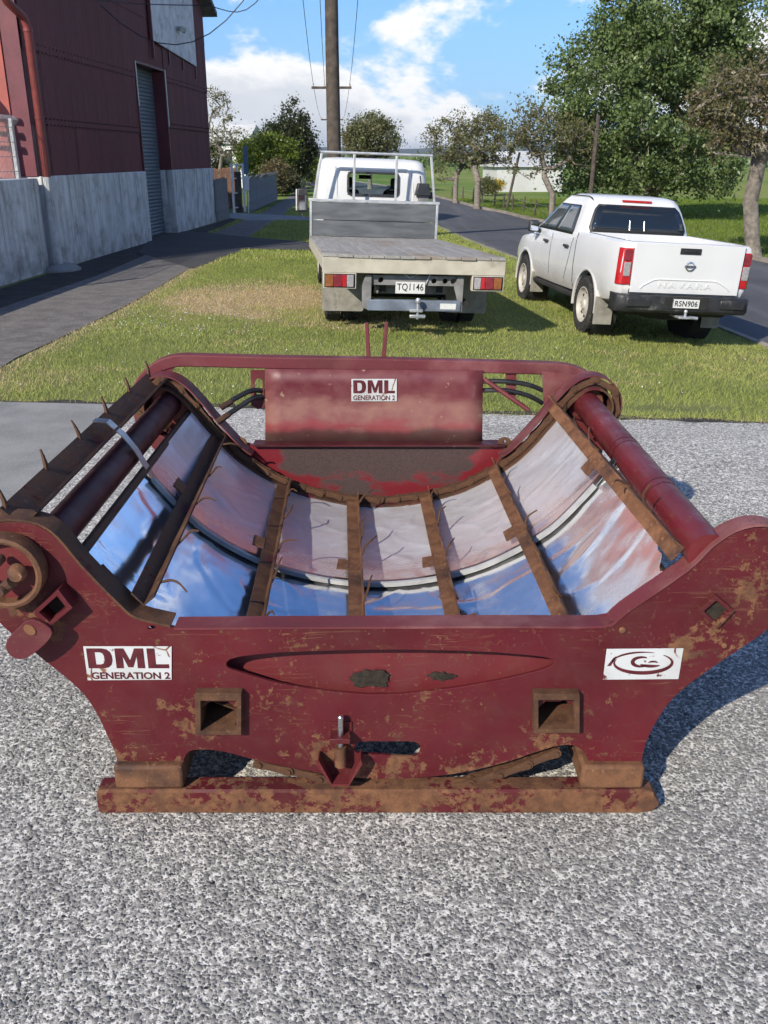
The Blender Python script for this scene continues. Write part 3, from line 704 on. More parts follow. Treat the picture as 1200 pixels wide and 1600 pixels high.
# pasture across the road
def pasture():
    n = 120000; y = 17 + 40 * rng.random(n) ** 1.3; x = 3 + 22 * rng.random(n); k = ~inpoly(x, y, road_pg) & (x > np.interp(y, [p[1] for p in rr], [p[0] for p in rr]) + .2); x, y = x[k], y[k]; n = len(x)
    hb = 0.05 + 0.10 * rng.random(n); w = 0.007 + 0.012 * rng.random(n); th = rng.random(n) * 6.3; ph = rng.random(n) * 6.3; z = hgt(x, y)
    V = np.empty((n, 3, 3), np.float32); V[:, 0] = np.stack([x - np.cos(th) * w, y - np.sin(th) * w, z], 1); V[:, 1] = np.stack([x + np.cos(th) * w, y + np.sin(th) * w, z], 1); V[:, 2] = np.stack([x + np.cos(ph) * hb * .6, y + np.sin(ph) * hb * .6, z + hb], 1)
    me = fast_mesh('pasture_grass', V.reshape(-1, 3), np.arange(n * 3).reshape(-1, 3), M['blade'])
    r = rng.random((n, 1)); col = np.array([0.10, 0.17, 0.025]) + (np.array([0.21, 0.27, 0.06]) - np.array([0.10, 0.17, 0.025])) * r
    ca = me.color_attributes.new('col', 'FLOAT_COLOR', 'POINT'); cc = np.ones((n, 3, 4), np.float32); cc[:, :, :3] = col[:, None, :]; ca.data.foreach_set('color', cc.ravel())
    tag(obj('pasture_grass', me), 'bright green paddock grass across the road', 'grass', kind='stuff')
pasture()
def flowers():
    n = 520; c = atG(270, 505); x = np.concatenate([c.x + rng.normal(0, 0.8, 170), -5 + 8 * rng.random(120)]); y = np.concatenate([c.y + rng.normal(0, 0.8, 170), 8.2 + 8 * rng.random(120)])
    k = verge_ok(x, y); x, y = x[k], y[k]; mb = MB()
    for a, b in zip(x, y):
        r = 0.004 + 0.005 * random.random(); z = float(hgt(a, b)) + 0.03 + 0.025 * random.random()
        mb.add([(a + r, b, z), (a, b + r, z), (a - r, b, z), (a, b - r, z), (a, b, z + r), (a, b, z - r)], [(0, 1, 4), (1, 2, 4), (2, 3, 4), (3, 0, 4), (1, 0, 5), (2, 1, 5), (3, 2, 5), (0, 3, 5)])
    tag(mb.build('clover_flowers', M['white_paint'], smooth=False), 'tiny white clover flowers dotted in the verge grass', 'flowers', kind='stuff')
flowers()
# loose chips and pebbles on the yard
def aggregate_stones():
    """the stones that stand out of the washed concrete near the machine, each a low worn dome"""
    g = np.random.default_rng(77); sp = 0.0142
    xs = np.arange(-2.75, 2.95, sp); ys = np.arange(1.35, 5.4, sp); X, Y = np.meshgrid(xs, ys); X = X.ravel(); Y = Y.ravel(); n = len(X)
    X = X + (g.random(n) - .5) * sp * .95; Y = Y + (g.random(n) - .5) * sp * .95
    dens = 0.10 + 1.15 * (vnoise(X + 9, Y + 9, 2.3, 30) * .25 + vnoise(X + 9, Y + 9, 9.0, 31) * .35 + vnoise(X + 9, Y + 9, 31.0, 32) * .40)
    keep = g.random(n) < dens * np.clip((5.5 - Y) / 1.4, 0, 1)
    keep &= ~((X > -.95) & (X < .90) & (Y > 2.52) & (Y < 4.6)) | (g.random(n) < .35)
    keep &= (np.abs(X) < Y * .55 + .75)
    X, Y = X[keep], Y[keep]; n = len(X)
    r = np.minimum(0.0042 + 0.0052 * g.random(n) ** 1.6 + 0.004 * (g.random(n) < .06), 0.0135); h = r * (0.16 + 0.26 * g.random(n)); k = 7
    a0 = g.random(n) * 6.283; V = np.empty((n, 2 * k + 1, 3), np.float32); ex = 0.75 + .5 * g.random(n); rot = g.random(n) * 3.14
    tx, ty = (g.random(n) - .5) * .3, (g.random(n) - .5) * .3
    for j in range(k):
        t = a0 + j * 6.283 / k; q = 0.80 + .4 * g.random(n)
        for ring, (f, z) in enumerate(((1.0, -0.0008), (0.70, 0.80))):
            lx, ly = np.cos(t) * r * q * f * ex, np.sin(t) * r * q * f / ex
            x = lx * np.cos(rot) - ly * np.sin(rot); y = lx * np.sin(rot) + ly * np.cos(rot)
            V[:, ring * k + j, 0] = X + x; V[:, ring * k + j, 1] = Y + y; V[:, ring * k + j, 2] = 0.012 + (h * z + (x * tx + y * ty) * (ring > 0) if z > 0 else z)
    V[:, 2 * k] = np.stack([X, Y, 0.012 + h], 1)
    F_ = []
    for j in range(k):
        j2 = (j + 1) % k; F_ += [(j, j2, k + j2), (j, k + j2, k + j), (k + j, k + j2, 2 * k)]
    F_ = np.array(F_, np.int32); FF = (np.arange(n, dtype=np.int32)[:, None, None] * (2 * k + 1) + F_[None]).reshape(-1, 3)
    q = NT('aggregate_stone'); rr_ = q.island(); c = q.mix(rr_, (0.125, 0.124, 0.121), (0.265, 0.26, 0.246)); c = q.mix(q.ss(rr_, 0.955, 0.965), c, (0.05, 0.053, 0.058)); c = q.mix(q.ss(q.noise(scale=260, detail=3), 0.45, 0.7, 0, .6), c, (0.34, 0.33, 0.31))
    stn = q.ss(q.noise(scale=1.3, detail=5), 0.4, 0.7, 0, 0.25); c = q.mix(stn, c, (0.09, 0.085, 0.08))
    m = q.set(c, 0.8, 0, q.bump(q.noise(scale=500, detail=2), .5, .001), 0.3)
    tag(obj('aggregate_stones', fast_mesh('aggregate_stones', V.reshape(-1, 3), FF, m, True)), 'small grey stones standing proud of the washed concrete yard', 'stones', kind='stuff')
aggregate_stones()
# ragged strip of soil where the turf meets the yard
P = []
for i, x in enumerate(np.linspace(-9, 9, 260)):
    e = apron_edge(x); a_ = 0.02 + 0.09 * mnoise.noise((x * 1.7, 3.3, 0)) + 0.05 * mnoise.noise((x * 9, 1.3, 0)); b_ = 0.10 + 0.10 * mnoise.noise((x * 2.3, 7.3, 0))
    P.append([(x, e - max(.0, a_) - .01, float(hgt(x, 7.5)) + .0165), (x, e + max(.02, b_), float(hgt(x, 7.6)) + .012)])
struct(MB().grid(P).build('soil_edge', M['dirt'], smooth=False))
def pebbles():
    mb = MB(); ico = [(0, 0, 1), (.9, 0, .3), (.3, .85, .3), (-.7, .55, .3), (-.7, -.55, .3), (.3, -.85, .3)]
    for _ in range(170):
        x = random.uniform(-2.2, 2.4); y = random.uniform(1.5, 6.5)
        if abs(x) < 1.1 and 2.4 < y < 4.6: continue
        s = random.uniform(0.003, 0.008); a = random.random() * 6.3; ca, sa = math.cos(a), math.sin(a); kx = random.uniform(.7, 1.4)
        pts = [(x + s * (p[0] * ca * kx - p[1] * sa), y + s * (p[0] * sa * kx + p[1] * ca), 0.012 + s * (p[2] * 0.8 - 0.1)) for p in ico]
        mb.add(pts, [(0, 1, 2), (0, 2, 3), (0, 3, 4), (0, 4, 5), (0, 5, 1), (5, 4, 3, 2, 1)])
    tag(mb.build('loose_pebbles', m_plain('pebble', (0.07, 0.072, 0.075), 0.8, 0, 0.6, 40), smooth=False), 'loose dark pebbles scattered on the concrete yard', 'gravel', kind='stuff')
pebbles()

# ------------------------------------------------------------------ red corrugated building on the left
WA = math.atan2(0.052, 1.0)
B0 = Vector((-6.73 + (18.3 - 16.06) * 0.052, 18.3, 0))
bld = thing('corrugated_shed', 'tall dark maroon corrugated iron shed on a streaked white concrete base', 'building', B0, (0, 0, -WA))
YE, DO0, DO1, DTOP, BASE = 14.4, 6.7, 9.35, 4.3, 1.75
def gable(y): return 9.6 - abs(y - YE / 2) * (3.1 / (YE / 2))
def sheet_mesh(w, z0, ztop, key):
    n = max(10, round(w / 0.0762)) * 6; mb = MB(); P = []
    for i in range(n + 1):
        y = w * i / n; x = 0.0095 * math.sin(2 * math.pi * y / 0.0762)
        P.append([(x, y, z0), (x + 0.001, y, (z0 + ztop(y)) / 2), (x, y, ztop(y))])
    mb.grid(P); return mb.mesh('cladding_sheet', M['clad'], True, 80)
def clad(y0, y1, n, tiers):
    w = (y1 - y0) / n
    for ti, (z0, z1) in enumerate(tiers):
        shared = None
        for i in range(n):
            ya = y0 + i * w
            if z1 is None: me = sheet_mesh(w + 0.03, z0 - 0.06, lambda t, ya=ya: gable(min(max(ya + t, 0), YE)) - 0.02, 0)
            else:
                shared = shared or sheet_mesh(w + 0.03, z0 - 0.06, lambda t, z1=z1: z1, 0); me = shared
            obj('cladding_sheet', me, bld, (0.016 * ti + 0.004 * (i % 2) + random.uniform(0, 0.003) - .02, ya, 0), (0, random.uniform(-.0008, .0008), random.uniform(-0.003, 0.003)))
clad(0.02, DO0 - 0.02, 9, [(BASE, 2.72), (2.72, 4.0), (4.0, 5.5), (5.5, None)])
def fixings(y0, y1, zs):
    mb = MB()
    for z in zs:
        for y in np.arange(y0 + .08, y1, .19):
            for dz_ in (0, .11): mb.box((0.0, y - .012, z + dz_ - .012), (0.035, y + .012, z + dz_ + .012))
    tag(mb.build('sheet_fixings', M['underb'], bld, smooth=False), kind='stuff')
M['underb'] = m_plain('fixing', (0.035, 0.012, 0.016), 0.7)
fixings(0.05, DO0 - .05, (2.68, 3.96)); fixings(DO1 + .05, YE - .05, (2.86, 4.06))
clad(DO0 - 0.02, DO1, 4, [(DTOP + 0.06, 5.5), (5.5, None)])
clad(DO1 + 0.02, YE - 0.02, 7, [(BASE, 2.9), (2.9, 4.1), (4.1, 5.5), (5.5, None)])
MB().box((-0.45, 0.0, -0.1), (0.06, DO0, BASE)).build('concrete_base', M['conc'], bld, bevel=0.02)
MB().box((-0.6, DO1 - .06, -0.1), (0.06, YE, BASE)).build('concrete_base', M['conc'], bld, bevel=0.02)
# inner walls so the shed is solid and casts its shadow
mb = MB(); mb.add([(-0.05, 0, BASE), (-0.05, DO0, BASE), (-0.05, DO0, gable(DO0) - .1), (-0.05, 0, gable(0) - .1)], [(0, 1, 2, 3)])
mb.add([(-0.05, DO1, BASE), (-0.05, YE, BASE), (-0.05, YE, gable(YE) - .1), (-0.05, DO1, gable(DO1) - .1)], [(0, 1, 2, 3)])
mb.add([(-0.05, DO0, DTOP), (-0.05, DO1, DTOP), (-0.05, DO1, gable(DO1) - .1), (-0.05, YE / 2, gable(YE / 2) - .1), (-0.05, DO0, gable(DO0) - .1)], [(0, 1, 2, 3, 4)])
mb.box((-9, YE - 0.1, -0.1), (-0.051, YE, gable(YE) - 0.1)); mb.box((-9.1, 0, 0), (-9, YE, 6))
mb.build('inner_wall', M['clad'], bld, smooth=False)
MB().box((-9, -0.05, -0.1), (-0.35, 0.1, 6.4)).build('end_wall', M['redwall'], bld)
MB().box((-0.349, -0.02, BASE), (-0.01, 0.12, 6.4)).build('corner_flashing', M['clad'], bld)
# reveals and roller door
mb = MB(); mb.box((-0.62, DO1 - 0.06, BASE), (0.03, DO1 + 0.0, DTOP + 0.05)); mb.box((-0.62, DO0, DTOP), (0.03, DO1 - 0.06, DTOP + 0.05))
mb.box((-0.62, DO0 - 0.03, BASE), (0.035, DO0 + 0.02, DTOP + 0.05)); mb.build('door_reveal', M['clad'], bld, smooth=False)
MB().box((0.035, DO1 - 0.045, 2.9), (0.055, DO1 + 0.01, DTOP + 0.03)).build('door_trim', M['galv'], bld, smooth=False)
MB().box((0.035, DO0 - 0.03, 3.3), (0.05, DO0 + 0.02, DTOP + 0.03)).build('door_trim', M['galv'], bld, smooth=False)
door = MB().box((-0.37, DO0, 0), (-0.33, DO1, DTOP)).build('roller_door', M['door_steel'], bld)
sm = MB(); Pp = []
for k in range(9):
    t = k / 8; Pp.append([(0.022 * math.sin(math.pi * t), 0, 0.095 * t), (0.022 * math.sin(math.pi * t), DO1 - DO0, 0.095 * t)])
slat_me = sm.grid(Pp).mesh('slat', M['door_steel'], True, 60)
for i in range(int(DTOP / 0.095)): obj('slat', slat_me, door, (-0.329, DO0, 0.01 + i * 0.095))
# roof with overhang
mb = MB()
for s0, s1 in ((-0.4, YE / 2), (YE / 2, YE + 0.4)):
    za, zb = gable(s0) if s0 > 0 else gable(0) - 0.17, gable(s1) if s1 < YE else gable(YE) - 0.17
    mb.hexa([(-9.5, s0, za), (0.42, s0, za), (0.42, s1, zb), (-9.5, s1, zb), (-9.5, s0, za + .14), (0.42, s0, za + .14), (0.42, s1, zb + .14), (-9.5, s1, zb + .14)])
mb.build('roof', M['timber_grey'], bld, smooth=False)
# weathered signboard on the wall with battens and lamp
sg = thing('signboard', 'faded white signboard with mould streaks high on the maroon shed wall', 'sign', B0 + Matrix.Rotation(-WA, 3, 'Z') @ Vector((0.06, 0, 0)), (0, 0, -WA))
def on_wall(u, v):      # point of the wall plane seen at a photo pixel
    d = ray(u, v); n = Matrix.Rotation(-WA, 3, 'Z') @ Vector((1, 0, 0)); o_ = Vector((0, 0, H)); t = (B0 - o_).dot(n) / d.dot(n); p = o_ + d * t
    return Matrix.Rotation(WA, 3, 'Z') @ (p - B0)
a, b = on_wall(233, 62), on_wall(303, 104); SZ = 7.2; nb = 5
for i in range(nb):
    t0, t1 = i / nb, (i + 1) / nb; y0, y1 = a.y + (b.y - a.y) * t0, a.y + (b.y - a.y) * t1 - 0.006; z0, z1 = a.z + (b.z - a.z) * t0, a.z + (b.z - a.z) * t1
    top = lambda y: min(SZ, gable(y) - 0.3)
    MB().hexa([(0, y0, z0), (0.03, y0, z0), (0.03, y1, z1), (0, y1, z1), (0, y0, top(y0)), (0.03, y0, top(y0)), (0.03, y1, top(y1)), (0, y1, top(y1))]).build('panel', M['signwhite'], sg, smooth=False)
for t, ext in ((0.0, 0.45), (0.36, 0.36), (0.68, 0.30), (1.0, 0.34)):
    y = a.y + (b.y - a.y) * t; z = a.z + (b.z - a.z) * t
    MB().box((-0.03, y - 0.03, z - ext), (-0.004 if t not in (0.0,) else 0.05, y + 0.03, z + (0 if t else 2.0))).build('batten', M['clad'], sg)
lp = on_wall(272, 44)
fl = thing('floodlight', 'small grey twin floodlight fixed on the faded white signboard', 'lamp', B0 + Matrix.Rotation(-WA, 3, 'Z') @ Vector((0.09, lp.y, lp.z)), (0, 0, -WA))
MB().box((0, -0.05, -0.05), (0.05, 0.05, 0.05)).build('bracket', M['galv'], fl)
for s in (-1, 1): MB().tube([(0.05, 0.02 * s, 0), (0.18, 0.14 * s, -0.05)], [0.05, 0.08], 10).build('lamp_head', M['galv'], fl)
# downpipe
dp = thing('downpipe', 'dark red downpipe at the shed corner, its foot set in concrete', 'downpipe', B0, (0, 0, -WA))
MB().tube([(0.19, -0.06, 1.72), (0.19, -0.06, 4.25), (0.17, -0.12, 4.42), (0.05, -0.45, 4.62), (-0.02, -0.55, 4.85), (-0.02, -0.55, 6.2)], 0.075, 12).build('pipe', M['downpipe'], dp)
MB().tube([(0.19, -0.06, 0.05), (0.19, -0.06, 1.74)], [0.10, 0.085], 12).build('pipe_foot', M['conc'], dp)
for z in (2.75, 4.2): MB().tube([(0.19, -0.06, z), (0.19, -0.06, z + 0.05)], 0.085, 12).build('collar', M['downpipe'], dp)
mb = MB(); mb.lathe([(0.34, 0), (0.33, 0.05), (0.25, 0.11), (0.12, 0.14), (0.02, 0.15)], 14, Matrix.Translation((0.24, 0.02, 0)) @ Matrix.Diagonal((1, 1.3, 1, 1))); mb.build('mortar_pad', M['slab'], dp)
# low concrete wall this side of the shed, with a mesh fence and white pipes behind
lw = thing('concrete_wall', 'low stained concrete wall this side of the shed downpipe', 'wall', B0, (0, 0, -WA))
MB().box((-0.45, -9, -0.1), (0.05, -0.15, BASE - 0.03)).build('wall_body', M['conc'], lw, bevel=0.02)
mf = thing('mesh_fence', 'galvanised wire mesh fence panel on top of the low concrete wall', 'fence', B0, (0, 0, -WA))
mb = MB()
for i in range(84): y = -5.0 + i * 0.055; mb.tube([(-0.15, y, BASE - 0.03), (-0.15, y, 2.62), (-0.05, y, 2.72), (-0.15, y, 2.80)], 0.005, 4)
for z in (1.85, 2.1, 2.35, 2.6): mb.tube([(-0.15, -5.02, z), (-0.15, -0.42, z)], 0.006, 4)
tag(mb.build('wire_panel', M['galv'], mf), kind='stuff')
for y in (-4.9, -2.6, -0.5): MB().box((-0.2, y - .03, BASE - .03), (-0.14, y + .03, 2.75)).build('post', M['galv'], mf)
MB().box((-4.6, -0.95, -0.1), (-0.6, -0.9, 2.35)).build('panel', M['white_paint'], thing('white_hoarding', 'pale sheet hoarding behind the wire mesh fence', 'hoarding', B0, (0, 0, -WA)))
pp = thing('white_pipework', 'bent white pipe with valves behind the mesh fence', 'pipe', B0, (0, 0, -WA))
MB().tube(catmull([(-1.35, -0.6, 0), (-0.75, -0.6, 1.2), (-0.7, -0.6, 2.6), (-0.8, -0.6, 3.25), (-1.15, -0.6, 3.55), (-2.0, -0.6, 3.75)], 5), 0.085, 10).build('pipe', M['white_paint'], pp)
for z in (2.75, 3.0, 3.25): MB().tube([(-1.1, -0.72, z), (-0.6, -0.72, z - .04)], [0.03, 0.06], 8).build('valve', M['galv'], pp)
# ------------------------------------------------------------------ fences and gate beyond the shed
def board_fence(name, label, p0, p1, h, n, mat, rails=True, flare=0, group=None, hj=0.03):
    p0 = Vector(p0); p1 = Vector(p1); d = p1 - p0; L_ = d.length; t = thing(name, label, 'fence', p0, (0, 0, math.atan2(d.y, d.x)), group)
    w = L_ / n
    mb = MB(); mb.box((0, -0.011, 0), (w - 0.012, 0.011, h))
    if flare: mb.hexa([(0, -0.01, h), (w - .012, -0.01, h), (w - .012, .01, h), (0, .01, h), (0.02, -0.012 - flare, h + flare), (w - .03, -0.012 - flare, h + flare), (w - .03, .008 - flare, h + flare), (.02, .008 - flare, h + flare)])
    me = mb.mesh('paling', mat, False)
    for i in range(n): obj('paling', me, t, (i * w, random.uniform(-.006, .006), random.uniform(-hj, hj) - 0.02), (0, random.uniform(-.012, .012), 0))
    if rails:
        for z in (0.3, h - 0.25): MB().box((0, 0.02, z), (L_, 0.07, z + 0.08)).build('rail', mat, t)
    return t
q0, q1 = atZ(339, 347), atZ(358, 342)
board_fence('timber_fence', 'grey board fence butted against the end of the shed', (q0.x, q0.y, 0), (q1.x, q1.y, 0), 1.42, 10, M['timber_grey'])
q0 = atY(330, 262, 41); q1 = atY(372, 262, 41)
board_fence('timber_fence', 'brown board fence behind the white gate', (q0.x - 1.5, 41, 0), (q1.x - 0.05, 41, 0), q0.z, 20, M['timber_brown'])
g0 = atZ(366, 333); g1 = atZ(383, 331)
gt = thing('gate', 'open white steel tube gate between the grey and blue fences', 'gate', (g0.x, g0.y, 0), (0, 0, math.atan2(g1.y - g0.y, g1.x - g0.x)))
gw = (g1 - g0).length
for x in (0, gw * .45, gw): MB().tube([(x, 0, 0), (x, 0, 1.85)], 0.05, 8).build('post', M['white_paint'], gt)
for z in (0.2, 0.75, 1.3, 1.8): MB().tube([(0, 0, z), (gw, 0, z)], 0.028, 6).build('bar', M['white_paint'], gt)
b0 = atZ(388, 332)
MB().box((-0.12, -0.12, 0), (0.12, 0.12, 1.55)).build('post', M['pole_wood'], thing('gate_post', 'square dark timber post beside the white gate', 'post', (b0.x - .35, b0.y, 0)))
sp = thing('street_sign', 'narrow tall blue and white sign on a post by the gate', 'sign', (b0.x + 0.05, b0.y - 0.3, 0))
MB().tube([(0, 0, 0), (0, 0, 2.45)], 0.035, 8).build('post', M['galv'], sp)
MB().box((-0.09, -0.05, 1.45), (0.09, -0.03, 2.5)).build('blade', m_plain('sign_blue', (0.10, 0.17, 0.26), 0.5), sp)
MB().box((-0.09, -0.05, 0.85), (0.09, -0.03, 1.40)).build('blade', M['white_paint'], sp)
f0, f1 = atZ(391, 331), atZ(433, 312)
board_fence('timber_fence', 'blue-grey paling fence with flared white tops beyond the gate', (f0.x, f0.y, 0), (f1.x, f1.y, 0), 1.25, 34, M['timber_blue'], flare=0.16)
# ------------------------------------------------------------------ power poles and lines
PY = 24.0
pb = atY(522, 240, PY)
def power_pole(name, label, x, y, h, r0, r1, arm=None, group=None):
    t = thing(name, label, 'pole', (x, y, float(hgt(x, y))), (0, 0, 0), group)
    MB().tube([(0, 0, 0), (0, 0, h * .5), (0.03, 0, h)], [r0, (r0 + r1) / 2, r1], 12).build('shaft', M['pole_wood'], t)
    if arm:
        for z, w in arm:
            MB().box((-w, -0.05, z - 0.06), (w, 0.05, z + 0.06)).build('crossarm', M['pole_wood'], t)
            for sx in (-.92, -.35, .35, .92): MB().lathe([(0.02, 0), (0.05, 0.03), (0.04, 0.07), (0.055, 0.1), (0.02, 0.15)], 8, Matrix.Translation((sx * w, 0, z + 0.06))).build('insulator', M['ins'], t)
    return t
power_pole('power_pole', 'thick dark timber power pole standing behind the flatbed truck cab', pb.x, PY, 9.2, 0.185, 0.135, [(8.6, 1.0)])
p2 = atY(518, 137, 52); power_pole('power_pole', 'second power pole, its crossarm showing either side of the thick pole', p2.x, 52, p2.z + 0.4, 0.12, 0.09, [(p2.z, 1.05)])
p3 = atY(519, 187, 92); power_pole('power_pole', 'farthest thin power pole with a small crossarm', p3.x, 92, p3.z + 0.5, 0.12, 0.09, [(p3.z, 1.05)])
def wire(label, a, b, sag, r=0.012):
    a, b = Vector(a), Vector(b); pts = [a.lerp(b, t) - Vector((0, 0, sag * 4 * t * (1 - t))) for t in np.linspace(0, 1, 14)]
    o = MB().tube(pts, r, 5).build('power_line', M['wire']); tag(o, label, 'wire', 'overhead wires'); return o
wire('power line from the thick pole to the left end of the second crossarm', (pb.x - .92, PY, 8.8), (p2.x - .95, 52, p2.z + .15), 0.55)
wire('power line running just left of the thick pole to the second crossarm', (pb.x - .35, PY, 8.8), (p2.x - .36, 52, p2.z + .15), 0.5)
wire('power line from the thick pole to the right end of the second crossarm', (pb.x + .92, PY, 8.8), (p2.x + .95, 52, p2.z + .15), 0.55)
wire('thin line between the left arms of the two far poles', (p2.x - .95, 52, p2.z + .15), (p3.x - .95, 92, p3.z + .15), 0.5)
wire('thin line between the right arms of the two far poles', (p2.x + .95, 52, p2.z + .15), (p3.x + .95, 92, p3.z + .15), 0.5)
wA = B0 + Matrix.Rotation(-WA, 3, 'Z') @ Vector((0.1, *on_wall(160, 8).yz)); e1 = atY(480, -22, 24)
def wire_px(label, pts, r=0.011):
    P = catmull([atY(*p) for p in pts], 6); tag(MB().tube(P, r, 5).build('power_line', M['wire']), label, 'wire', 'overhead wires')
wl = on_wall(140, 0); W1 = B0 + Matrix.Rotation(-WA, 3, 'Z') @ Vector((0.1, wl.y, wl.z))
wl = on_wall(118, -2); W1 = B0 + Matrix.Rotation(-WA, 3, 'Z') @ Vector((0.1, wl.y, wl.z))
tag(MB().tube(catmull([W1, atY(220, 6, 23.5), atY(315, 8, 24), atY(400, 4, 24), (pb.x - .1, PY - .1, 7.9)], 6), .011, 5).build('power_line', M['wire']), 'upper service cable slung from the shed wall towards the thick pole', 'wire', 'overhead wires')
wl = on_wall(150, 8); W2 = B0 + Matrix.Rotation(-WA, 3, 'Z') @ Vector((0.1, wl.y, wl.z))
wire('lower sagging service cable from the shed wall past the signboard', W2, (pb.x - .1, PY - .1, 8.9), 2.2, 0.012)
def lean_pole(label, u0, v0, u1, v1, r, white=False):
    p = atG(u0, v0); q = atY(u1, v1, p.y); t = thing('leaning_pole', label, 'pole', p)
    MB().tube([(0, 0, -0.1), q - p], [r, r * .8], 9).build('shaft', M['pole_wood'], t)
    if white: MB().tube([Vector((0, 0, 0)).lerp(q - p, 0.02), Vector((0, 0, 0)).lerp(q - p, 0.14)], r * 1.06, 9).build('painted_band', M['white_paint'], t)
lean_pole('leaning dark pole between the roadside trees and the white sheds', 790, 330, 812, 238, 0.07)
lean_pole('leaning timber pole just left of the big leafy tree', 918, 352, 935, 180, 0.09, True)
# roadside posts
post_px = [(700, 309), (717, 312), (733, 316), (748, 320), (766, 324), (780, 327), (795, 330), (811, 334), (829, 340), (852, 345), (880, 351), (912, 358)]
pm = MB().tube([(0, 0, -0.1), (0.02, 0, 0.62)], [0.045, 0.04], 7).mesh('fence_post', M['pole_wood'])
ords = ['first', 'second', 'third', 'fourth', 'fifth', 'sixth', 'seventh', 'eighth', 'ninth', 'tenth', 'eleventh', 'twelfth']
for i, (u, v) in enumerate(post_px):
    p = atG(u + 6, v - 1.5); o = obj('fence_post', pm, None, p, (random.uniform(-.08, .08), random.uniform(-.1, .1), random.random() * 6), (1, 1, random.uniform(.9, 1.15)))
    tag(o, f'small roadside fence post, {ords[i]} counting from the truck towards the ute', 'post', 'low fence posts along the paddock')
for k, z in enumerate((0.28, 0.52)):
    pts = [atG(u + 6, v - 1.5) + Vector((0, 0, z)) for u, v in post_px]
    tag(MB().tube(pts, 0.006, 4).build('fence_wire', M['galv']), ('lower' if k == 0 else 'upper') + ' wire strung along the low roadside posts', 'wire', 'fence wires')
# ------------------------------------------------------------------ far buildings and hills
def house(name, label, p, rz, w, d, h, rh, wall, roof, wins=()):
    t = thing(name, label, 'building', p, (0, 0, rz))
    MB().box((-w / 2, -d / 2, 0), (w / 2, d / 2, h)).build('wall', wall, t, smooth=False)
    mb = MB(); o = 0.25
    mb.add([(-w / 2 - o, -d / 2 - o, h - .03), (w / 2 + o, -d / 2 - o, h - .03), (w / 2 + o, d / 2 + o, h - .03), (-w / 2 - o, d / 2 + o, h - .03), (-w / 2 - o, 0, h + rh), (w / 2 + o, 0, h + rh)],
           [(0, 1, 5, 4), (2, 3, 4, 5), (0, 4, 3), (1, 2, 5), (3, 2, 1, 0)]); mb.build('roof', roof, t, smooth=False)
    for x0, x1, z0, z1 in wins:
        f = MB().box((x0 - .06, -d / 2 - .04, z0 - .06), (x1 + .06, -d / 2 - .003, z1 + .06)).build('window', M['white_paint'], t)
        MB().box((x0, -d / 2 - .055, z0), (x1, -d / 2 - .041, z1)).build('pane', M['glass'], f)
    return t
q = NT('far_glass'); M['glass'] = q.set((0.03, 0.035, 0.04), 0.08, 0, None, 0.6)
M['shed_white'] = m_plain('shed_white', (0.52, 0.53, 0.52), 0.6, 0, 0.1, 0.5)
p = atY(360, 260, 72); house('house', 'white house half hidden behind the bare tree', (p.x - .8, 72, 0), R(-8), 5.5, 5, 3.0, 1.3, M['white_paint'], M['shed_white'], [(-1.6, -0.6, 1.4, 2.4), (0.8, 1.8, 1.4, 2.4)])
s0, s1 = atY(772, 290, 70), atY(868, 290, 70)
house('farm_shed', 'long low white farm shed behind the roadside trees', ((s0.x + s1.x) / 2, 72, -0.3), R(6), (s1.x - s0.x) * 1.08, 5, 1.75, 0.75, M['shed_white'], M['shed_white'], [])
s0 = atY(800, 262, 90); house('farm_shed', 'farther white shed roof showing above the long low shed', (s0.x + 1.5, 90, -0.3), R(-4), 6, 5, 1.9, 1.0, M['shed_white'], M['shed_white'])
def m_hill(name, a, b):
    q = NT(name); c = q.mix(q.ss(q.noise(scale=0.02, detail=6), 0.35, 0.65), a, b); return q.set(c, 1.0, 0, None, 0.05)
def hill(name, Y, depth, x0, x1, prof, mat, seed):
    """ridge running across the view: prof(t) height at t in 0..1"""
    P = []; n = 90
    for j in range(9):
        s = j / 8; row = []
        for i in range(n + 1):
            t = i / n; x = x0 + (x1 - x0) * t; k = math.sin(min(1, s * 1.6) * math.pi / 2) if s < .63 else math.cos((s - .63) / .37 * math.pi / 2)
            z = prof(t) * max(0, k) * (0.82 + 0.36 * mnoise.noise((x * 0.012 * 1200 / Y, s * 3 + seed, seed)))
            row.append((x, Y + depth * s, z - 1))
        P.append(row)
    struct(MB().grid(P).build(name, mat))
bush_m = m_hill('hill_bush', (0.045, 0.065, 0.03), (0.10, 0.12, 0.05)); mtn_m = m_hill('mountain_bush', (0.035, 0.05, 0.04), (0.06, 0.075, 0.055))
def pr(seed, a, b, fr): return lambda t: a + (b - a) * (0.5 + 0.5 * mnoise.noise((t * fr, seed, 0.3))) * (0.35 + 0.65 * math.sin(math.pi * min(1, max(0, t))))
hill('hills', 700, 300, -900, 900, pr(2.2, 1.5, 8, 9), bush_m, 1.1)
hill('mountains', 2600, 900, -2600, 2600, pr(5.3, 22, 78, 11), mtn_m, 4.2)
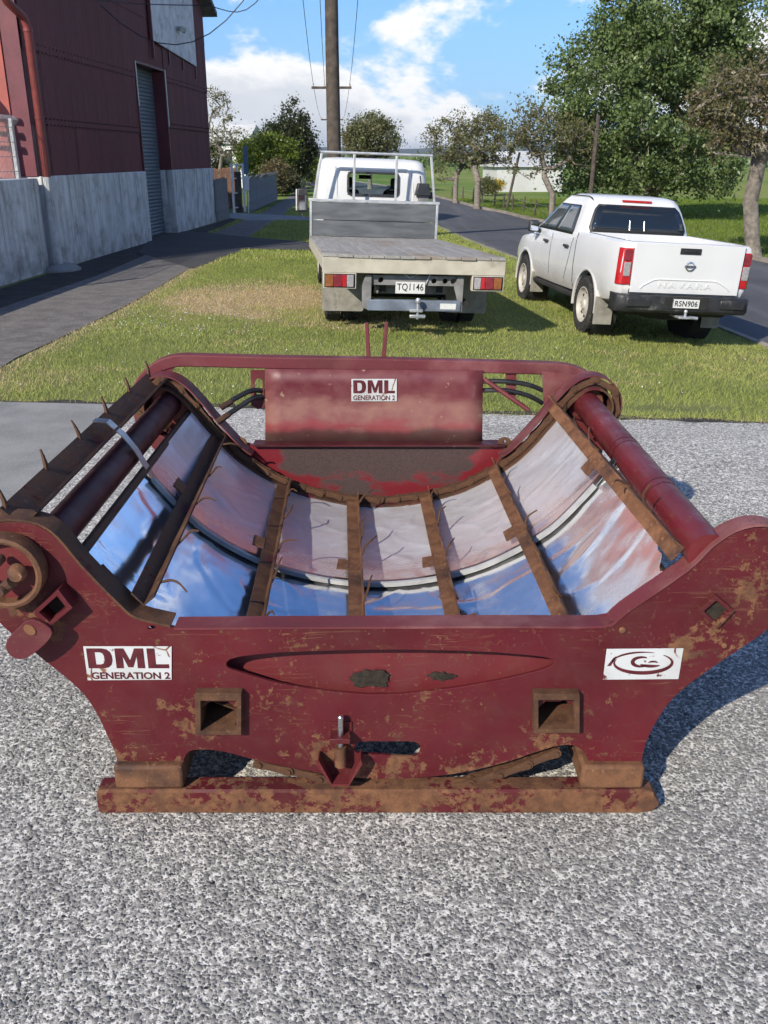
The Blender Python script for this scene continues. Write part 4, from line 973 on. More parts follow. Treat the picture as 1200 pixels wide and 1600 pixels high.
# ------------------------------------------------------------------ trees
def make_tree(name, label, base, env, nclump, leaves, leaf, clump_r, trunk_r, leafm, barkm, fork=0.35, lean=(0, 0), seed=1, group=None, tip=0.006, cat='tree', shell=0.55, twigs=0, droop=0.0):
    """env: list of ellipsoids (cx,cy,cz,rx,ry,rz) relative to the base; limbs grow from the trunk to every leaf clump"""
    g = np.random.default_rng(seed); base = Vector(base); t = thing(name, label, cat, base, (0, 0, 0), group)
    vol = np.array([e[3] * e[4] * e[5] for e in env]); pk = g.choice(len(env), nclump, p=vol / vol.sum())
    d = g.normal(size=(nclump, 3)); d /= np.linalg.norm(d, axis=1)[:, None]; rad = g.random(nclump) ** (1 / 3) * (1 - shell) + shell * g.random(nclump) ** 0.15
    E = np.array(env); CL = E[pk, :3] + d * rad[:, None] * E[pk, 3:6]
    CL = CL[CL[:, 2] > 0.25]
    zmin = CL[:, 2].min(); top = CL[:, 2].max(); fz = fork * top
    pos = [np.zeros(3)]; par = [-1]; k = 5
    for i in range(1, k + 1):
        s = i / k; pos.append(np.array([lean[0] * s + 0.04 * trunk_r * g.normal(), lean[1] * s, fz * s])); par.append(i - 1)
    order = np.argsort(np.linalg.norm(CL - pos[-1], axis=1)); ends = []
    for c in order:
        q = CL[c]; A = np.array(pos[2:]); dv = q - A; dist = np.linalg.norm(dv, axis=1); pen = dist * (1 + 0.5 * (dv[:, 2] < 0)) + 0.15 * np.maximum(0, A[:, 2] - q[2])
        j = int(np.argmin(pen)) + 2; a = pos[j]; L_ = np.linalg.norm(q - a); m = max(1, int(L_ / (0.09 * top + 0.12)))
        prev = j; bow = g.normal(size=3) * L_ * 0.07 + np.array([0, 0, 0.10 * L_ - droop * L_])
        for s in range(1, m + 1):
            tt = s / m; p = a + (q - a) * tt + bow * math.sin(math.pi * tt) + g.normal(size=3) * 0.015 * top * (tt < 1); pos.append(p); par.append(prev); prev = len(pos) - 1
        ends.append(prev)
        for _ in range(twigs):
            p = q + g.normal(size=3) * clump_r * 0.9; pos.append(p); par.append(prev)
    n = len(pos); acc = np.zeros(n); child = np.zeros(n, int)
    for i in range(n - 1, 0, -1):
        if child[i] == 0: acc[i] = 1
        acc[par[i]] += acc[i]; child[par[i]] += 1
    rr_ = tip * acc ** 0.5; sc_ = trunk_r / rr_[0] if rr_[0] > trunk_r else 1.0
    ex = math.log(trunk_r / tip) / math.log(max(acc[0], 2)); rr_ = tip * acc ** ex
    rr_[0] *= 1.35
    V_, F_ = [], []
    for i in range(1, n):
        a, b = Vector(pos[par[i]]), Vector(pos[i]); dd = b - a; a = a - dd * min(.35, .5 * rr_[i] / (dd.length + 1e-6)); dd = b - a
        if dd.length < 1e-5: continue
        sd = 8 if rr_[i] > trunk_r * .5 else (5 if rr_[i] > tip * 2.5 else 3); u = dd.orthogonal().normalized(); w = dd.normalized().cross(u); b0 = len(V_)
        ra = rr_[par[i]] if (par[i] <= k or rr_[par[i]] < rr_[i] * 1.6) else rr_[i] * 1.25
        for q_, r_ in ((a, ra), (b, rr_[i])):
            for s in range(sd): th = 2 * math.pi * s / sd; V_.append(q_ + u * (r_ * math.cos(th)) + w * (r_ * math.sin(th)))
        for s in range(sd): F_.append((b0 + s, b0 + (s + 1) % sd, b0 + sd + (s + 1) % sd, b0 + sd + s))
    me = bpy.data.meshes.new('trunk'); me.from_pydata([tuple(v) for v in V_], [], F_); me.materials.append(barkm); finish(me, True, 60); obj('trunk', me, t)
    if leaves:
        nl = len(CL) * leaves; cen = np.repeat(CL, leaves, 0); sz = np.repeat(0.6 + 0.8 * g.random(len(CL)), leaves)[:, None]
        off = g.normal(size=(nl, 3)) * clump_r * sz * np.array([1, 1, 0.75]); P = cen + off; P[:, 2] = np.maximum(P[:, 2], 0.12)
        a = g.normal(size=(nl, 3)); a /= np.linalg.norm(a, axis=1)[:, None]; b = np.cross(a, g.normal(size=(nl, 3)) + np.array([0, 0, .4])); b /= np.linalg.norm(b, axis=1)[:, None] + 1e-9
        s = (leaf * (0.4 + 1.1 * g.random(nl) ** 1.3))[:, None]; a *= s; b *= s * 0.62
        Vv = np.stack([P - a, P + b, P + a, P - b], 1).reshape(-1, 3)
        obj('crown', fast_mesh('crown', Vv, np.arange(nl * 4).reshape(-1, 4), leafm), t)
    return t
def base_at(u, Y):
    p = atY(u, 300, Y); return (p.x, Y, float(hgt(p.x, Y)))
# the big poplar behind the ute
bx, by, bz = base_at(1003, 38)
make_tree('leafy_tree', 'huge dark green leafy tree towering behind the white ute', (bx, by, bz),
          [(0, 0, 4.2, 3.4, 3.0, 3.2), (-1.9, 0, 4.6, 2.2, 2.0, 2.4), (0.2, 0, 6.8, 2.6, 2.4, 2.3), (2.1, 0, 5.3, 2.1, 2.0, 2.6), (-0.6, 0.2, 2.2, 3.3, 2.6, 1.5), (2.4, -.4, 2.2, 2.0, 1.8, 1.3), (0.1, 0, 7.9, 2.6, 2.2, 1.7), (2.5, 0, 6.7, 2.0, 1.8, 2.2), (3.2, 0, 4.2, 1.6, 1.6, 1.9)],
          500, 240, 0.070, 0.27, 0.30, M['leaf_poplar'], M['bark'], fork=0.22, seed=3, tip=0.010, shell=0.55, twigs=1)
# grey-barked roadside trees
bx, by, bz = base_at(1192, 23.5)
make_tree('roadside_tree', 'gnarled brown-leaved tree on the right edge, pale bare branches', (bx, by, bz),
          [(-0.3, 0, 3.5, 1.7, 1.5, 1.0), (-1.05, 0, 3.9, 0.9, 0.9, 0.75), (0.7, 0, 4.1, 1.4, 1.2, 1.0), (-.9, 0, 2.75, 1.0, .9, .55)], 190, 85, 0.042, 0.18, 0.19, M['leaf_brown'], M['bark'], fork=0.27, lean=(-.28, 0), seed=5, tip=0.007, shell=0.6, twigs=3)
bx, by, bz = base_at(864, 36)
make_tree('roadside_tree', 'thin-leaved roadside tree in front of the white sheds', (bx, by, bz),
          [(-0.45, 0, 3.3, 1.5, 1.4, 0.95), (-1.0, 0, 3.6, 1.0, 1.0, 0.9), (0.8, 0, 3.0, 1.0, 1.0, 1.0), (-.9, 0, 2.0, 0.7, .7, .5)], 100, 62, 0.05, 0.17, 0.11, M['leaf_olive'], M['bark'], fork=0.24, seed=8, tip=0.007, twigs=2)
bx, by, bz = base_at(746, 45)
make_tree('roadside_tree', 'round-headed roadside tree just right of the truck frame', (bx, by, bz),
          [(0, 0, 3.1, 1.6, 1.5, 1.2), (0.8, 0, 2.9, 1.2, 1.2, 0.9), (-.3, 0, 3.9, .9, .9, .7)], 95, 62, 0.055, 0.18, 0.15, M['leaf_olive'], M['bark'], fork=0.30, seed=13, tip=0.008, twigs=2)
bx, by, bz = base_at(712, 50)
make_tree('roadside_tree', 'reddish roadside tree nearest the flatbed truck', (bx, by, bz),
          [(-.3, 0, 3.1, 1.5, 1.4, 1.1), (0.5, 0, 2.6, 1.0, 1.0, 0.9), (-0.5, 0, 1.6, .7, .6, .5)], 85, 56, 0.055, 0.18, 0.13, M['leaf_olive'], M['bark'], fork=0.3, seed=21, tip=0.008, twigs=2)
# beyond the truck
bx, by, bz = base_at(578, 66)
make_tree('roadside_tree', 'round olive tree rising behind the truck cab', (bx, by, bz), [(0, 0, 3.2, 2.1, 1.9, 1.3), (0, 0, 4.0, 1.2, 1.2, .9)], 130, 110, 0.075, 0.26, 0.16, M['leaf_olive'], M['bark'], fork=0.3, seed=34, tip=0.009, twigs=2)
# left side
bx, by, bz = base_at(345, 56)
make_tree('bare_tree', 'nearly bare pale tree beside the shed corner', (bx, by, bz), [(0, 0, 4.2, 0.95, .9, 1.7), (0.3, 0, 3.0, 1.1, .9, 1.0), (1.3, 0, 3.3, .6, .6, .5)], 70, 26, 0.06, 0.2, 0.11, M['leaf_olive'], M['bark'], fork=0.22, seed=40, tip=0.009, twigs=4)
bx, by, bz = base_at(418, 60)
make_tree('garden_tree', 'bright yellow-green bushy tree over the blue-grey fence', (bx, by, bz), [(0, 0, 2.2, 1.9, 1.6, 1.1), (-0.9, 0, 2.0, 1.1, 1.1, 0.9), (.6, 0, 2.7, 1.1, 1.1, .8)], 130, 130, 0.075, 0.25, 0.12, M['leaf_bright'], M['bark_dark'], fork=0.2, seed=51)
bx, by, bz = base_at(455, 66)
make_tree('garden_tree', 'tall dark evergreen left of the power pole', (bx, by, bz), [(0.2, 0, 2.6, 1.6, 1.5, 1.9), (0.35, 0, 4.3, 0.95, 0.9, 1.35), (-0.9, 0, 3.3, 1.2, 1.1, 1.0)], 190, 130, 0.08, 0.27, 0.16, M['leaf_dark'], M['bark_dark'], fork=0.2, seed=60)
bx, by, bz = base_at(441, 55)
make_tree('garden_bush', 'low dark bush spilling onto the footpath past the paling fence', (bx, by, 0), [(0, 0, 0.6, .9, .9, .6), (.5, 1, .5, .7, .8, .5)], 60, 110, 0.055, 0.17, 0.05, M['leaf_dark'], M['bark_dark'], fork=0.15, seed=71, cat='bush')
bx, by, bz = base_at(418, 54)
make_tree('garden_bush', 'dry brownish shrub between the fence and the evergreen', (bx + .5, by, 0), [(0, 0, 1.1, 1.0, .8, .8)], 60, 90, 0.06, 0.2, 0.05, M['leaf_brown'], M['bark_dark'], fork=0.15, seed=75, cat='bush')
bx, by, bz = base_at(338, 62)
make_tree('garden_bush', 'dark hedge bush at the shed corner below the bare tree', (bx - .4, by, 0), [(0, 0, 1.6, 1.1, .9, 1.3)], 70, 110, 0.07, 0.22, 0.06, M['leaf_dark'], M['bark_dark'], fork=0.15, seed=77, cat='bush')
bx, by, bz = base_at(487, 80)
make_tree('garden_bush', 'pale green bush at the far end of the footpath', (bx, by, 0), [(0, 0, 1.0, 1.0, .9, .9)], 60, 100, 0.07, 0.22, 0.06, M['leaf_bright'], M['bark_dark'], fork=0.15, seed=79, cat='bush')
bx, by, bz = base_at(775, 64)
make_tree('garden_bush', 'small yellow flowering bush before the white farm shed', (bx, by, bz), [(0, 0, .5, .5, .5, .45)], 40, 70, 0.05, 0.13, 0.04, m_leaf('leaf_yellow', (0.30, 0.22, 0.02), (0.45, 0.33, 0.03)), M['bark_dark'], fork=0.15, seed=83, cat='bush')
bx, by, bz = base_at(762, 62)
make_tree('garden_bush', 'rounded green bush beside the yellow one', (bx, by, bz), [(0, 0, .55, .6, .5, .55)], 40, 80, 0.055, 0.15, 0.04, M['leaf_olive'], M['bark_dark'], fork=0.15, seed=85, cat='bush')
# far wood line along the horizon
def treeline():
    g = np.random.default_rng(5); Ps = []
    for i in range(900):
        x = g.uniform(-260, 330); y = g.uniform(190, 330); h = g.uniform(0.9, 2.5)
        m = 26; c = g.normal(size=(m, 3)) * np.array([1.6, 1.2, 0.32 * h]) + np.array([x, y, h * .55]); Ps.append(c)
    P = np.concatenate(Ps); n = len(P); a = g.normal(size=(n, 3)); b = g.normal(size=(n, 3)); a /= np.linalg.norm(a, axis=1)[:, None]; b /= np.linalg.norm(b, axis=1)[:, None]
    a *= .7; b *= .5; V = np.stack([P - a, P + b, P + a, P - b], 1).reshape(-1, 3)
    tag(obj('far_treeline', fast_mesh('far_treeline', V, np.arange(n * 4).reshape(-1, 4), M['leaf_poplar'])), 'far line of shelter trees on the horizon', 'trees', kind='stuff')
treeline()
# ------------------------------------------------------------------ the bale feeder
YF, YB = 2.50, 4.36           # front and rear end plates
XC = -0.03
YM = (YF + YB) / 2
bf = thing('bale_feeder', 'rusty maroon bale feeder cradle with bright steel floor on the concrete yard', 'farm machine', (XC, YM, 0.012))
W = dict(parent=bf, world=True)
def px(pl, Y): return [(atY(u, v, Y).x, atY(u, v, Y).z) for u, v in pl]
def plate(name, outer, holes, Y, thick, mat, parent=bf, smooth=2, hs=1, bevel=0.0015):
    """outer/holes as (x,z) in the place; the front face sits at Y"""
    w = wloc(parent); f = lambda pl: [(q[0] - w.x, q[1] - w.z) for q in pl]
    o = [tuple(q) for q in chaikin(outer, smooth)] if smooth else outer
    hh = [f([tuple(q) for q in chaikin(h_, hs)] if hs else h_) for h_ in holes]
    me = plate_mesh(name, f(o), hh, thick, mat, bevel); return obj(name, me, parent, (0, Y + thick / 2 + bevel - w.y, 0))
OUT = [(-48, 880), (-44, 845), (-18, 819), (20, 815), (60, 822), (90, 843), (127, 887), (187, 948), (215, 968), (262, 978), (285, 985), (450, 984), (600, 983), (760, 983), (935, 982), (965, 970), (985, 955), (1075, 893), (1112, 857), (1150, 832), (1190, 823), (1225, 832), (1250, 860), (1255, 900), (1235, 945), (1200, 985), (1130, 1030), (1060, 1080), (1035, 1110), (1012, 1150), (1003, 1180), (1003, 1198), (1003, 1199), (925, 1199), (925, 1198), (910, 1168), (885, 1162), (850, 1170), (790, 1192), (700, 1212), (600, 1218), (520, 1212), (400, 1188), (345, 1172), (300, 1170), (288, 1180), (285, 1198), (285, 1199), (187, 1199), (186, 1198), (182, 1180), (168, 1148), (150, 1110), (125, 1075), (55, 1020), (0, 975), (-32, 935)]
LENS = [(351, 1038), (360, 1028), (400, 1022), (450, 1018), (600, 1014), (750, 1017), (835, 1024), (860, 1028), (867, 1035), (860, 1044), (800, 1060), (700, 1078), (600, 1088), (500, 1080), (430, 1068), (385, 1054), (358, 1046)]
SQL, SQR = [(313, 1096), (371, 1096), (371, 1142), (313, 1142)], [(840, 1094), (898, 1094), (898, 1140), (840, 1140)]
OVAL = [(552, 1170), (556, 1161), (566, 1158), (610, 1158), (645, 1158), (655, 1162), (659, 1171), (654, 1181), (642, 1184), (600, 1181), (566, 1179), (556, 1177)]
HOLE = [(230, 981), (233, 978), (237, 977), (242, 978), (244, 981), (241, 984), (237, 985), (232, 984)]
outl = px(OUT, YF)
fp = plate('front_plate', outl, [px(LENS, YF), px(SQL, YF), px(SQR, YF), px(OVAL, YF), px(HOLE, YF)], YF, 0.010, M['maroon'])
tag(fp, 'scratched maroon front plate with rust blooms and a lens-shaped slot')
# rear plate with the same outline
rp = [(2 * 0 + x, z) for x, z in outl]
plate('rear_plate', [(x if x < .9 else .9 + (x - .9) * .62, z if z < .6 else z + 0.01) for x, z in outl], [], YB + 0.04, 0.010, M['maroon_panel'])
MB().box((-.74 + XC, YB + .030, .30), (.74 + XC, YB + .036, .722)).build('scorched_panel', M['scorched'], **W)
# inner skin behind the lens slot
mb = MB(); a = [atY(u, v, YF + .055) for u, v in ((330, 1000), (880, 1000))]
mb.hexa([(a[0].x, YF + .052, .437), (a[1].x, YF + .052, .437), (a[1].x, YF + .060, .437), (a[0].x, YF + .060, .437), (a[0].x, YF + .082, .69), (a[1].x, YF + .082, .69), (a[1].x, YF + .090, .69), (a[0].x, YF + .090, .69)])
mb.build('inner_skin', M['maroon_bright'], **W, smooth=False)
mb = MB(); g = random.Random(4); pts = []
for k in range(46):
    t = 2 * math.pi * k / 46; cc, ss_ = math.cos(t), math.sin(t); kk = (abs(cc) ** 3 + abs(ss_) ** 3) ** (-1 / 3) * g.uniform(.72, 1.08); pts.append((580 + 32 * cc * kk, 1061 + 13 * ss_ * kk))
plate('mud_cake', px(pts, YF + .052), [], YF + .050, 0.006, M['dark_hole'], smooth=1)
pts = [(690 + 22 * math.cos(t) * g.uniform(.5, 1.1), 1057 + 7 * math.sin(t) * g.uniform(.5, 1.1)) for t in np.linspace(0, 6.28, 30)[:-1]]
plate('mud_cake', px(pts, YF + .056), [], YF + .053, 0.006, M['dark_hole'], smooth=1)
mb = MB()
mb.box((a[0].x, YF + .014, .432), (a[1].x, YF + .0515, .440)); mb.build('slot_sill', M['maroon_bright'], **W)
# top flange that follows the plate edge (the chain runs inside it)
def flange(name, pts, Y, w, mat, th=0.008, sub=3, lift=0.0):
    P = catmull([atY(u, v, Y) + Vector((0, 0, lift)) for u, v in pts], sub); P = [Vector((p.x, Y, p.z)) for p in P]
    return MB().sweep(P, [(0, -th / 2), (w, -th / 2), (w, th / 2), (0, th / 2)], (0, 1, 0)).build(name, mat, **W, ang=50)
flange('top_flange', [(272, 983), (400, 982), (600, 981), (800, 980), (940, 980), (966, 968), (985, 953), (1075, 891), (1112, 855), (1150, 830), (1190, 821), (1228, 832), (1252, 862)], YF - 0.006, 0.075, M['maroon_top'])
flange('top_flange', [(-46, 862), (-40, 838), (-18, 817), (20, 813), (60, 820), (90, 841), (127, 885), (187, 946), (213, 966), (266, 979)], YF - 0.006, 0.085, M['rust_dark'])  # left arm darker: the shade on its inner face is put into the material
# cradle profile (x relative to the middle, z)
HALF = [(0, .452), (.2, .470), (.4, .522), (.55, .595), (.66, .668), (.73, .730), (.84, .862), (.90, .945), (.97, 1.025), (1.03, 1.062), (1.10, 1.055), (1.15, 1.005), (1.16, .935), (1.12, .87), (1.05, .83)]
PROF = [Vector((-x, 0, z)) for x, z in HALF[::-1]] + [Vector((x, 0, z)) for x, z in HALF[1:]]
PC = catmull(PROF, 12)
LEN = [0.0]
for a_, b_ in zip(PC[:-1], PC[1:]): LEN.append(LEN[-1] + (b_ - a_).length)
LEN = np.array(LEN); PX = np.array([p.x for p in PC]); PZ = np.array([p.z for p in PC])
def pat(s): return np.interp(s, LEN, PX), np.interp(s, LEN, PZ)
def tang(s):
    x0, z0 = pat(s - .01); x1, z1 = pat(s + .01); return math.atan2(z1 - z0, x1 - x0)
mid_i = len(HALF) - 1
S0 = LEN[mid_i * 12]
def s_of_x(x):       # inner run only
    i0, i1 = 4 * 12, len(PC) - 4 * 12 - 1
    return float(np.interp(x, PX[i0:i1], LEN[i0:i1]))
# floor sheets, dented
def floor_sheet(y0, y1, drop, seed, xl, xr, ragged=False, lip=0):
    P = []; n, m = 150, 56
    for j in range(m + 1):
        y = y0 + (y1 - y0) * j / m; row = []
        for i in range(n + 1):
            xr_ = xr
            if ragged and y < 2.95: xr_ = xr - 0.07 * (1 - sstep(2.72, 2.95, y)) - 0.008 * math.sin(y * 61)
            x = xl + (xr_ - xl) * i / n; s = s_of_x(x); cx, cz = pat(s); th = tang(s)
            dz = 0.0028 * mnoise.noise((x * 3.1, y * 3.4, seed)) + 0.0022 * mnoise.noise((x * 9.0 + 3, y * 8.0, seed + 2)) + 0.0009 * mnoise.noise((x * 24, y * 20, seed + 5))
            c = mnoise.noise((x * 2.4 + seed, y * 2.7, 7.7)); dz -= 0.010 * max(0, abs(c) - .35)      # dents
            r_ = mnoise.noise((x * 4.0 + 1.5 * mnoise.noise((x * 2, y * 2, seed)), y * 4.0, seed + 9)); dz += 0.0035 * max(0, 1 - abs(r_) * 14)   # creases
            o_ = -drop + dz - (.085 * (YM - y) / .9 if y0 < YM - .1 else -.032 * (y - YM) / .9)
            row.append((cx - math.sin(th) * o_, y - YM, cz + math.cos(th) * o_))
        P.append(row)
    o = MB().grid(P).build('floor_sheet', M['stainless'], bf, ang=80, loc=(0, 0, -0.012)); return o
tag(floor_sheet(YF + .04, YM + .01, .048, 1.3, -.90, .935, True), 'mirror-bright front floor sheet, dented')
tag(floor_sheet(YM, YB - .03, .0445, 6.1, -.90, .90), 'duller scuffed rear floor sheet')
# seam strip with the loose strap over the left edge
P = []
for s in np.linspace(s_of_x(-.92), s_of_x(.90), 60):
    x, z = pat(s); th = tang(s); P.append(Vector((x + math.sin(th) * .038, 0, z - math.cos(th) * .038)))
P = [P[0] + Vector((-.17, 0, .185)), P[0] + Vector((-.115, 0, .180)), P[0] + Vector((-.06, 0, .125)), P[0] + Vector((-.015, 0, .06))] + P[2:] + [P[-1] + Vector((.035, 0, .05))]
mb = MB().sweep(P, [(0, -.002), (.05, -.002), (.05, .002), (0, .002)], (0, 1, 0)); mb.v = [(x, y - .02, z - .012) for x, y, z in mb.v]; mb.build('seam_strip', M['steel_strip'], bf)
mb = MB().sweep(P[4:-3], [(-.004, -.016), (.012, -.016), (.012, .003), (-.004, .003)], (0, 1, 0)); mb.v = [(x, y - .028, z - .012) for x, y, z in mb.v]; mb.build('seam_bead', M['seam_steel'], bf)
# slats (angle bars on the chain) with bent tines
SL = YB - YF - .17
def slat_mesh(w=.058, hh=.05, t=.006):
    mb = MB(); a_, b_ = -SL / 2, SL / 2
    mb.box((-w / 2, a_, 0), (w / 2, b_, t)); mb.box((w / 2 - t, a_, t), (w / 2, b_, hh)); return mb
sm_ = slat_mesh(); sm_rust = sm_.mesh('slat', M['rust'], False); sm_dark = slat_mesh().mesh('slat', M['rust_dark'], False); sm_light = slat_mesh().mesh('slat', M['rust_light'], False)
mb = MB(); mb.box((-.05, -.045, 0), (.0, .045, .008)); clip_me = mb.mesh('clip', M['rust'], False)
def tine_mesh(k):
    g = random.Random(k); b_ = g.uniform(-.02, .02)
    return MB().tube(catmull([(0, 0, -.02), (0.004, .005, .025), (0.012 + b_ * .5, .018, .05), (.030 + b_, .05, .066)], 4), [.005] * 5 + [.0045] * 4 + [.0035] * 3 + [.0025], 5).mesh('tine', M['rust_dark'])
tines = [tine_mesh(k) for k in range(4)]
spike_me = MB().tube([(0, 0, -.03), (.004, 0, .02), (.0, .004, .06), (-.008, .012, .10)], [.010, .009, .007, .004], 5).mesh('tine', M['rust_dark'])
def slat(s, mat_me, off=.004, tine=True, flip=1, n=5):
    x, z = pat(s); th = tang(s)
    o = obj('slat', mat_me, bf, (x - math.sin(th) * off, .025, z + math.cos(th) * off - .012), (random.uniform(-.004, .004), -th, .036 + random.uniform(-.010, .010)))
    for k in range(n if tine else 0):
        y = -SL / 2 + SL * (k + .5) / n + random.uniform(-.08, .08)
        obj('tine', tines[k % 4], o, (.03, y, .05), (random.uniform(-.3, .3), random.uniform(-.3, .5), random.uniform(-.6, .6)), (1, random.choice((1, -1)), random.uniform(.8, 1.25)))
    obj('clip', clip_me, o, (-.025, .05, .0), (0, 0, random.uniform(-.1, .1)))
    return o
for x, mm in ((-.785, sm_dark), (-.46, sm_dark), (-.095, sm_rust), (.272, sm_rust), (.612, sm_rust), (.905, sm_light)):  # darker left bars, lighter right one: shade and sun put into the rust tone
    o = slat(s_of_x(x), mm)
    if abs(x) > .7: o.scale.y = 1.055; o.location.y -= .03
# the slat carried over the left end, and the one round the right end
def end_slat(x, z, th, mm):
    o = obj('slat', mm, bf, (x, 0, z - .012), (0, -th, 0), (1.6, 1.07, 1.4)); return o
o = end_slat(-1.105, 1.075, R(-42), sm_dark)
for k, t in enumerate(np.linspace(-.82, .86, 6)):
    obj('tine', spike_me, o, (-.028, t, .008), (random.uniform(-.15, .15), R(-50), random.uniform(-.3, .3)), (.6, 1, .40))
o = end_slat(1.135, .865, R(112), sm_dark)
for k, t in enumerate(np.linspace(-.55, .8, 5)): obj('tine', tines[k % 4], o, (-.028, t, .0), (0, R(-80), random.uniform(-.3, .3)), (.8, 1, .9))
# edge rails of the floor and the axle tubes
for sx in (-1, 1):
    mb = MB(); mb.box((-.014, YF - YM + .07, -.022), (.014, YB - YM - .05, .022), Matrix.Translation((-.942, 0, .905) if sx < 0 else (.965, 0, .785)) @ Matrix.Rotation(R(-52) * sx, 4, 'Y'))
    mb.build('edge_rail', M['rust_dark'], bf, bevel=.006)
TUBR = .064
mb = MB().tube([(-1.03, YF - YM + .01, .955), (-1.03, YB - YM, .955)], TUBR * .92, 24); mb.build('axle_tube', M['tube_dark'], bf)
ax = MB().tube([(1.025, YF - YM + .01, .955), (1.025, YB - YM - .02, .955)], TUBR, 28).build('axle_tube', M['maroon_tube'], bf)
for y in (-.45, -.40, .05, .10): MB().tube([(1.025, y, .955), (1.025, y + .006, .955)], TUBR + .0012, 28, caps=True).build('worn_band', M['tube_dark'], ax)
for sx in (-1, 1):       # end hubs
    mb = MB(); mb.lathe([(.085, 0), (.085, .015), (.075, .03)], 24, Matrix.Translation((sx * 1.027, YB - YM - .05, .955)) @ Matrix.Rotation(R(-90), 4, 'X')); mb.build('hub', M['maroon_bright'], bf)
# chains: links along the profile at both ends
lm = MB()
for dy in (-.013, .013):
    P = []
    lm.add([(x, dy + s_ * .003, z) for s_ in (-1, 1) for x, z in ((-.062, -.013), (-.05, -.018), (-.02, -.013), (.02, -.013), (.05, -.018), (.062, -.013), (.066, 0), (.062, .013), (.05, .018), (.02, .013), (-.02, .013), (-.05, .018), (-.062, .013), (-.066, 0))],
           [tuple(range(13, -1, -1)), tuple(range(14, 28))] + [(i, (i + 1) % 14, 14 + (i + 1) % 14, 14 + i) for i in range(14)])
for x in (-.048, .048): lm.tube([(x, -.022, 0), (x, .022, 0)], .011, 8)
link_me = lm.mesh('chain_link', M['rust_dark'], True, 40)
def chain(yc, lift=.004):
    n = int((LEN[-1] - .1) / .096)
    for i in range(n):
        s = .05 + (i + .5) * (LEN[-1] - .1) / n; x, z = pat(s); th = tang(s)
        obj('chain_link', link_me, bf, (x - math.sin(th) * lift, yc - YM + (.004 if i % 2 else -.004), z + math.cos(th) * lift - .012), (0, -th, 0))
chain(YB - .055, .012)
def track(y0, y1, drop, mat, name, th=.01, a=.0, b=None):
    P = []
    for s in np.linspace(a, b or LEN[-1], 110):
        x, z = pat(s); t = tang(s); P.append(Vector((x + math.sin(t) * drop, 0, z - math.cos(t) * drop)))
    mb = MB().sweep(P, [(y0 - YM, -th / 2), (y1 - YM, -th / 2), (y1 - YM, th / 2), (y0 - YM, th / 2)], (0, 1, 0)); mb.v = [(x, y, z - .012) for x, y, z in mb.v]
    return mb.build(name, mat, bf, ang=50)
track(YB - .10, YB + .04, .012, M['rust_dark'], 'chain_track')
track(YF + .068, YF + .14, .03, M['rust_dark'], 'chain_track', .008, s_of_x(-.86), s_of_x(.70))
track(YB - .095, YB - .088, .055, M['maroon_bright'], 'track_web', .06, s_of_x(-.86), s_of_x(.86))
# outer guard rims round the raised rear ends
i0 = s_of_x(-.66)
track(YB - .06, YB + .05, -.040, M['maroon_top'], 'guard_rim', .007, 0, i0); track(YB - .06, YB + .05, -.040, M['maroon_top'], 'guard_rim', .007, s_of_x(.64), LEN[-1])
# return run of the chain sagging below the front plate
sag = catmull([atY(u, v, YF + .03) for u, v in ((400, 1183), (440, 1193), (500, 1207), (560, 1217), (620, 1222), (690, 1221), (740, 1213), (790, 1197), (830, 1183), (866, 1170))], 8)
d_ = 0; acc = [0]
for p, q in zip(sag[:-1], sag[1:]): acc.append(acc[-1] + (q - p).length)
nl = 10
for i in range(nl):
    s = (i + .5) * acc[-1] / nl; j = int(np.searchsorted(acc, s)); p = sag[j]; t = sag[min(j + 2, len(sag) - 1)] - sag[max(j - 2, 0)]
    obj('chain_link', link_me, bf, p - wloc(bf) + Vector((0, -.012 + (.006 if i % 2 else 0), -.006)), (0, -math.atan2(t.z, t.x), 0), (1.05, 1, 1))
# wheel ring on the left front end
c = atY(8, 893, YF - .05) - wloc(bf); Rm = Matrix.Rotation(R(90), 4, 'X')
rg = MB().lathe([(.098, -.045), (.108, -.048), (.116, -.04), (.118, 0), (.116, .018), (.106, .022), (.098, .018), (.095, 0), (.095, -.03), (.098, -.045)], 40, Matrix.Translation(c) @ Rm, close=False).build('wheel_ring', M['rust'], bf)
MB().lathe([(.002, -.022), (.096, -.022), (.096, -.014), (.002, -.014)], 40, Matrix.Translation(c) @ Rm).build('ring_disc', M['maroon_bright'], rg)
for dx, dz, r, l in ((.0, .05, .016, .03), (.0, -.045, .016, .035), (.045, .005, .03, .012), (-.06, -.02, .016, .03)):
    MB().lathe([(r, 0), (r, l), (r * .7, l + r * .5), (.001, l + r * .6)], 12, Matrix.Translation(c + Vector((dx, -.0, dz))) @ Rm @ Matrix.Translation((0, 0, .014))).build('bolt', M['rust_light'], rg)
MB().tube([c + Vector((0, -.02, -.045)), c + Vector((.03, -.03, -.02))], .018, 10).build('crank_arm', M['rust'], rg)
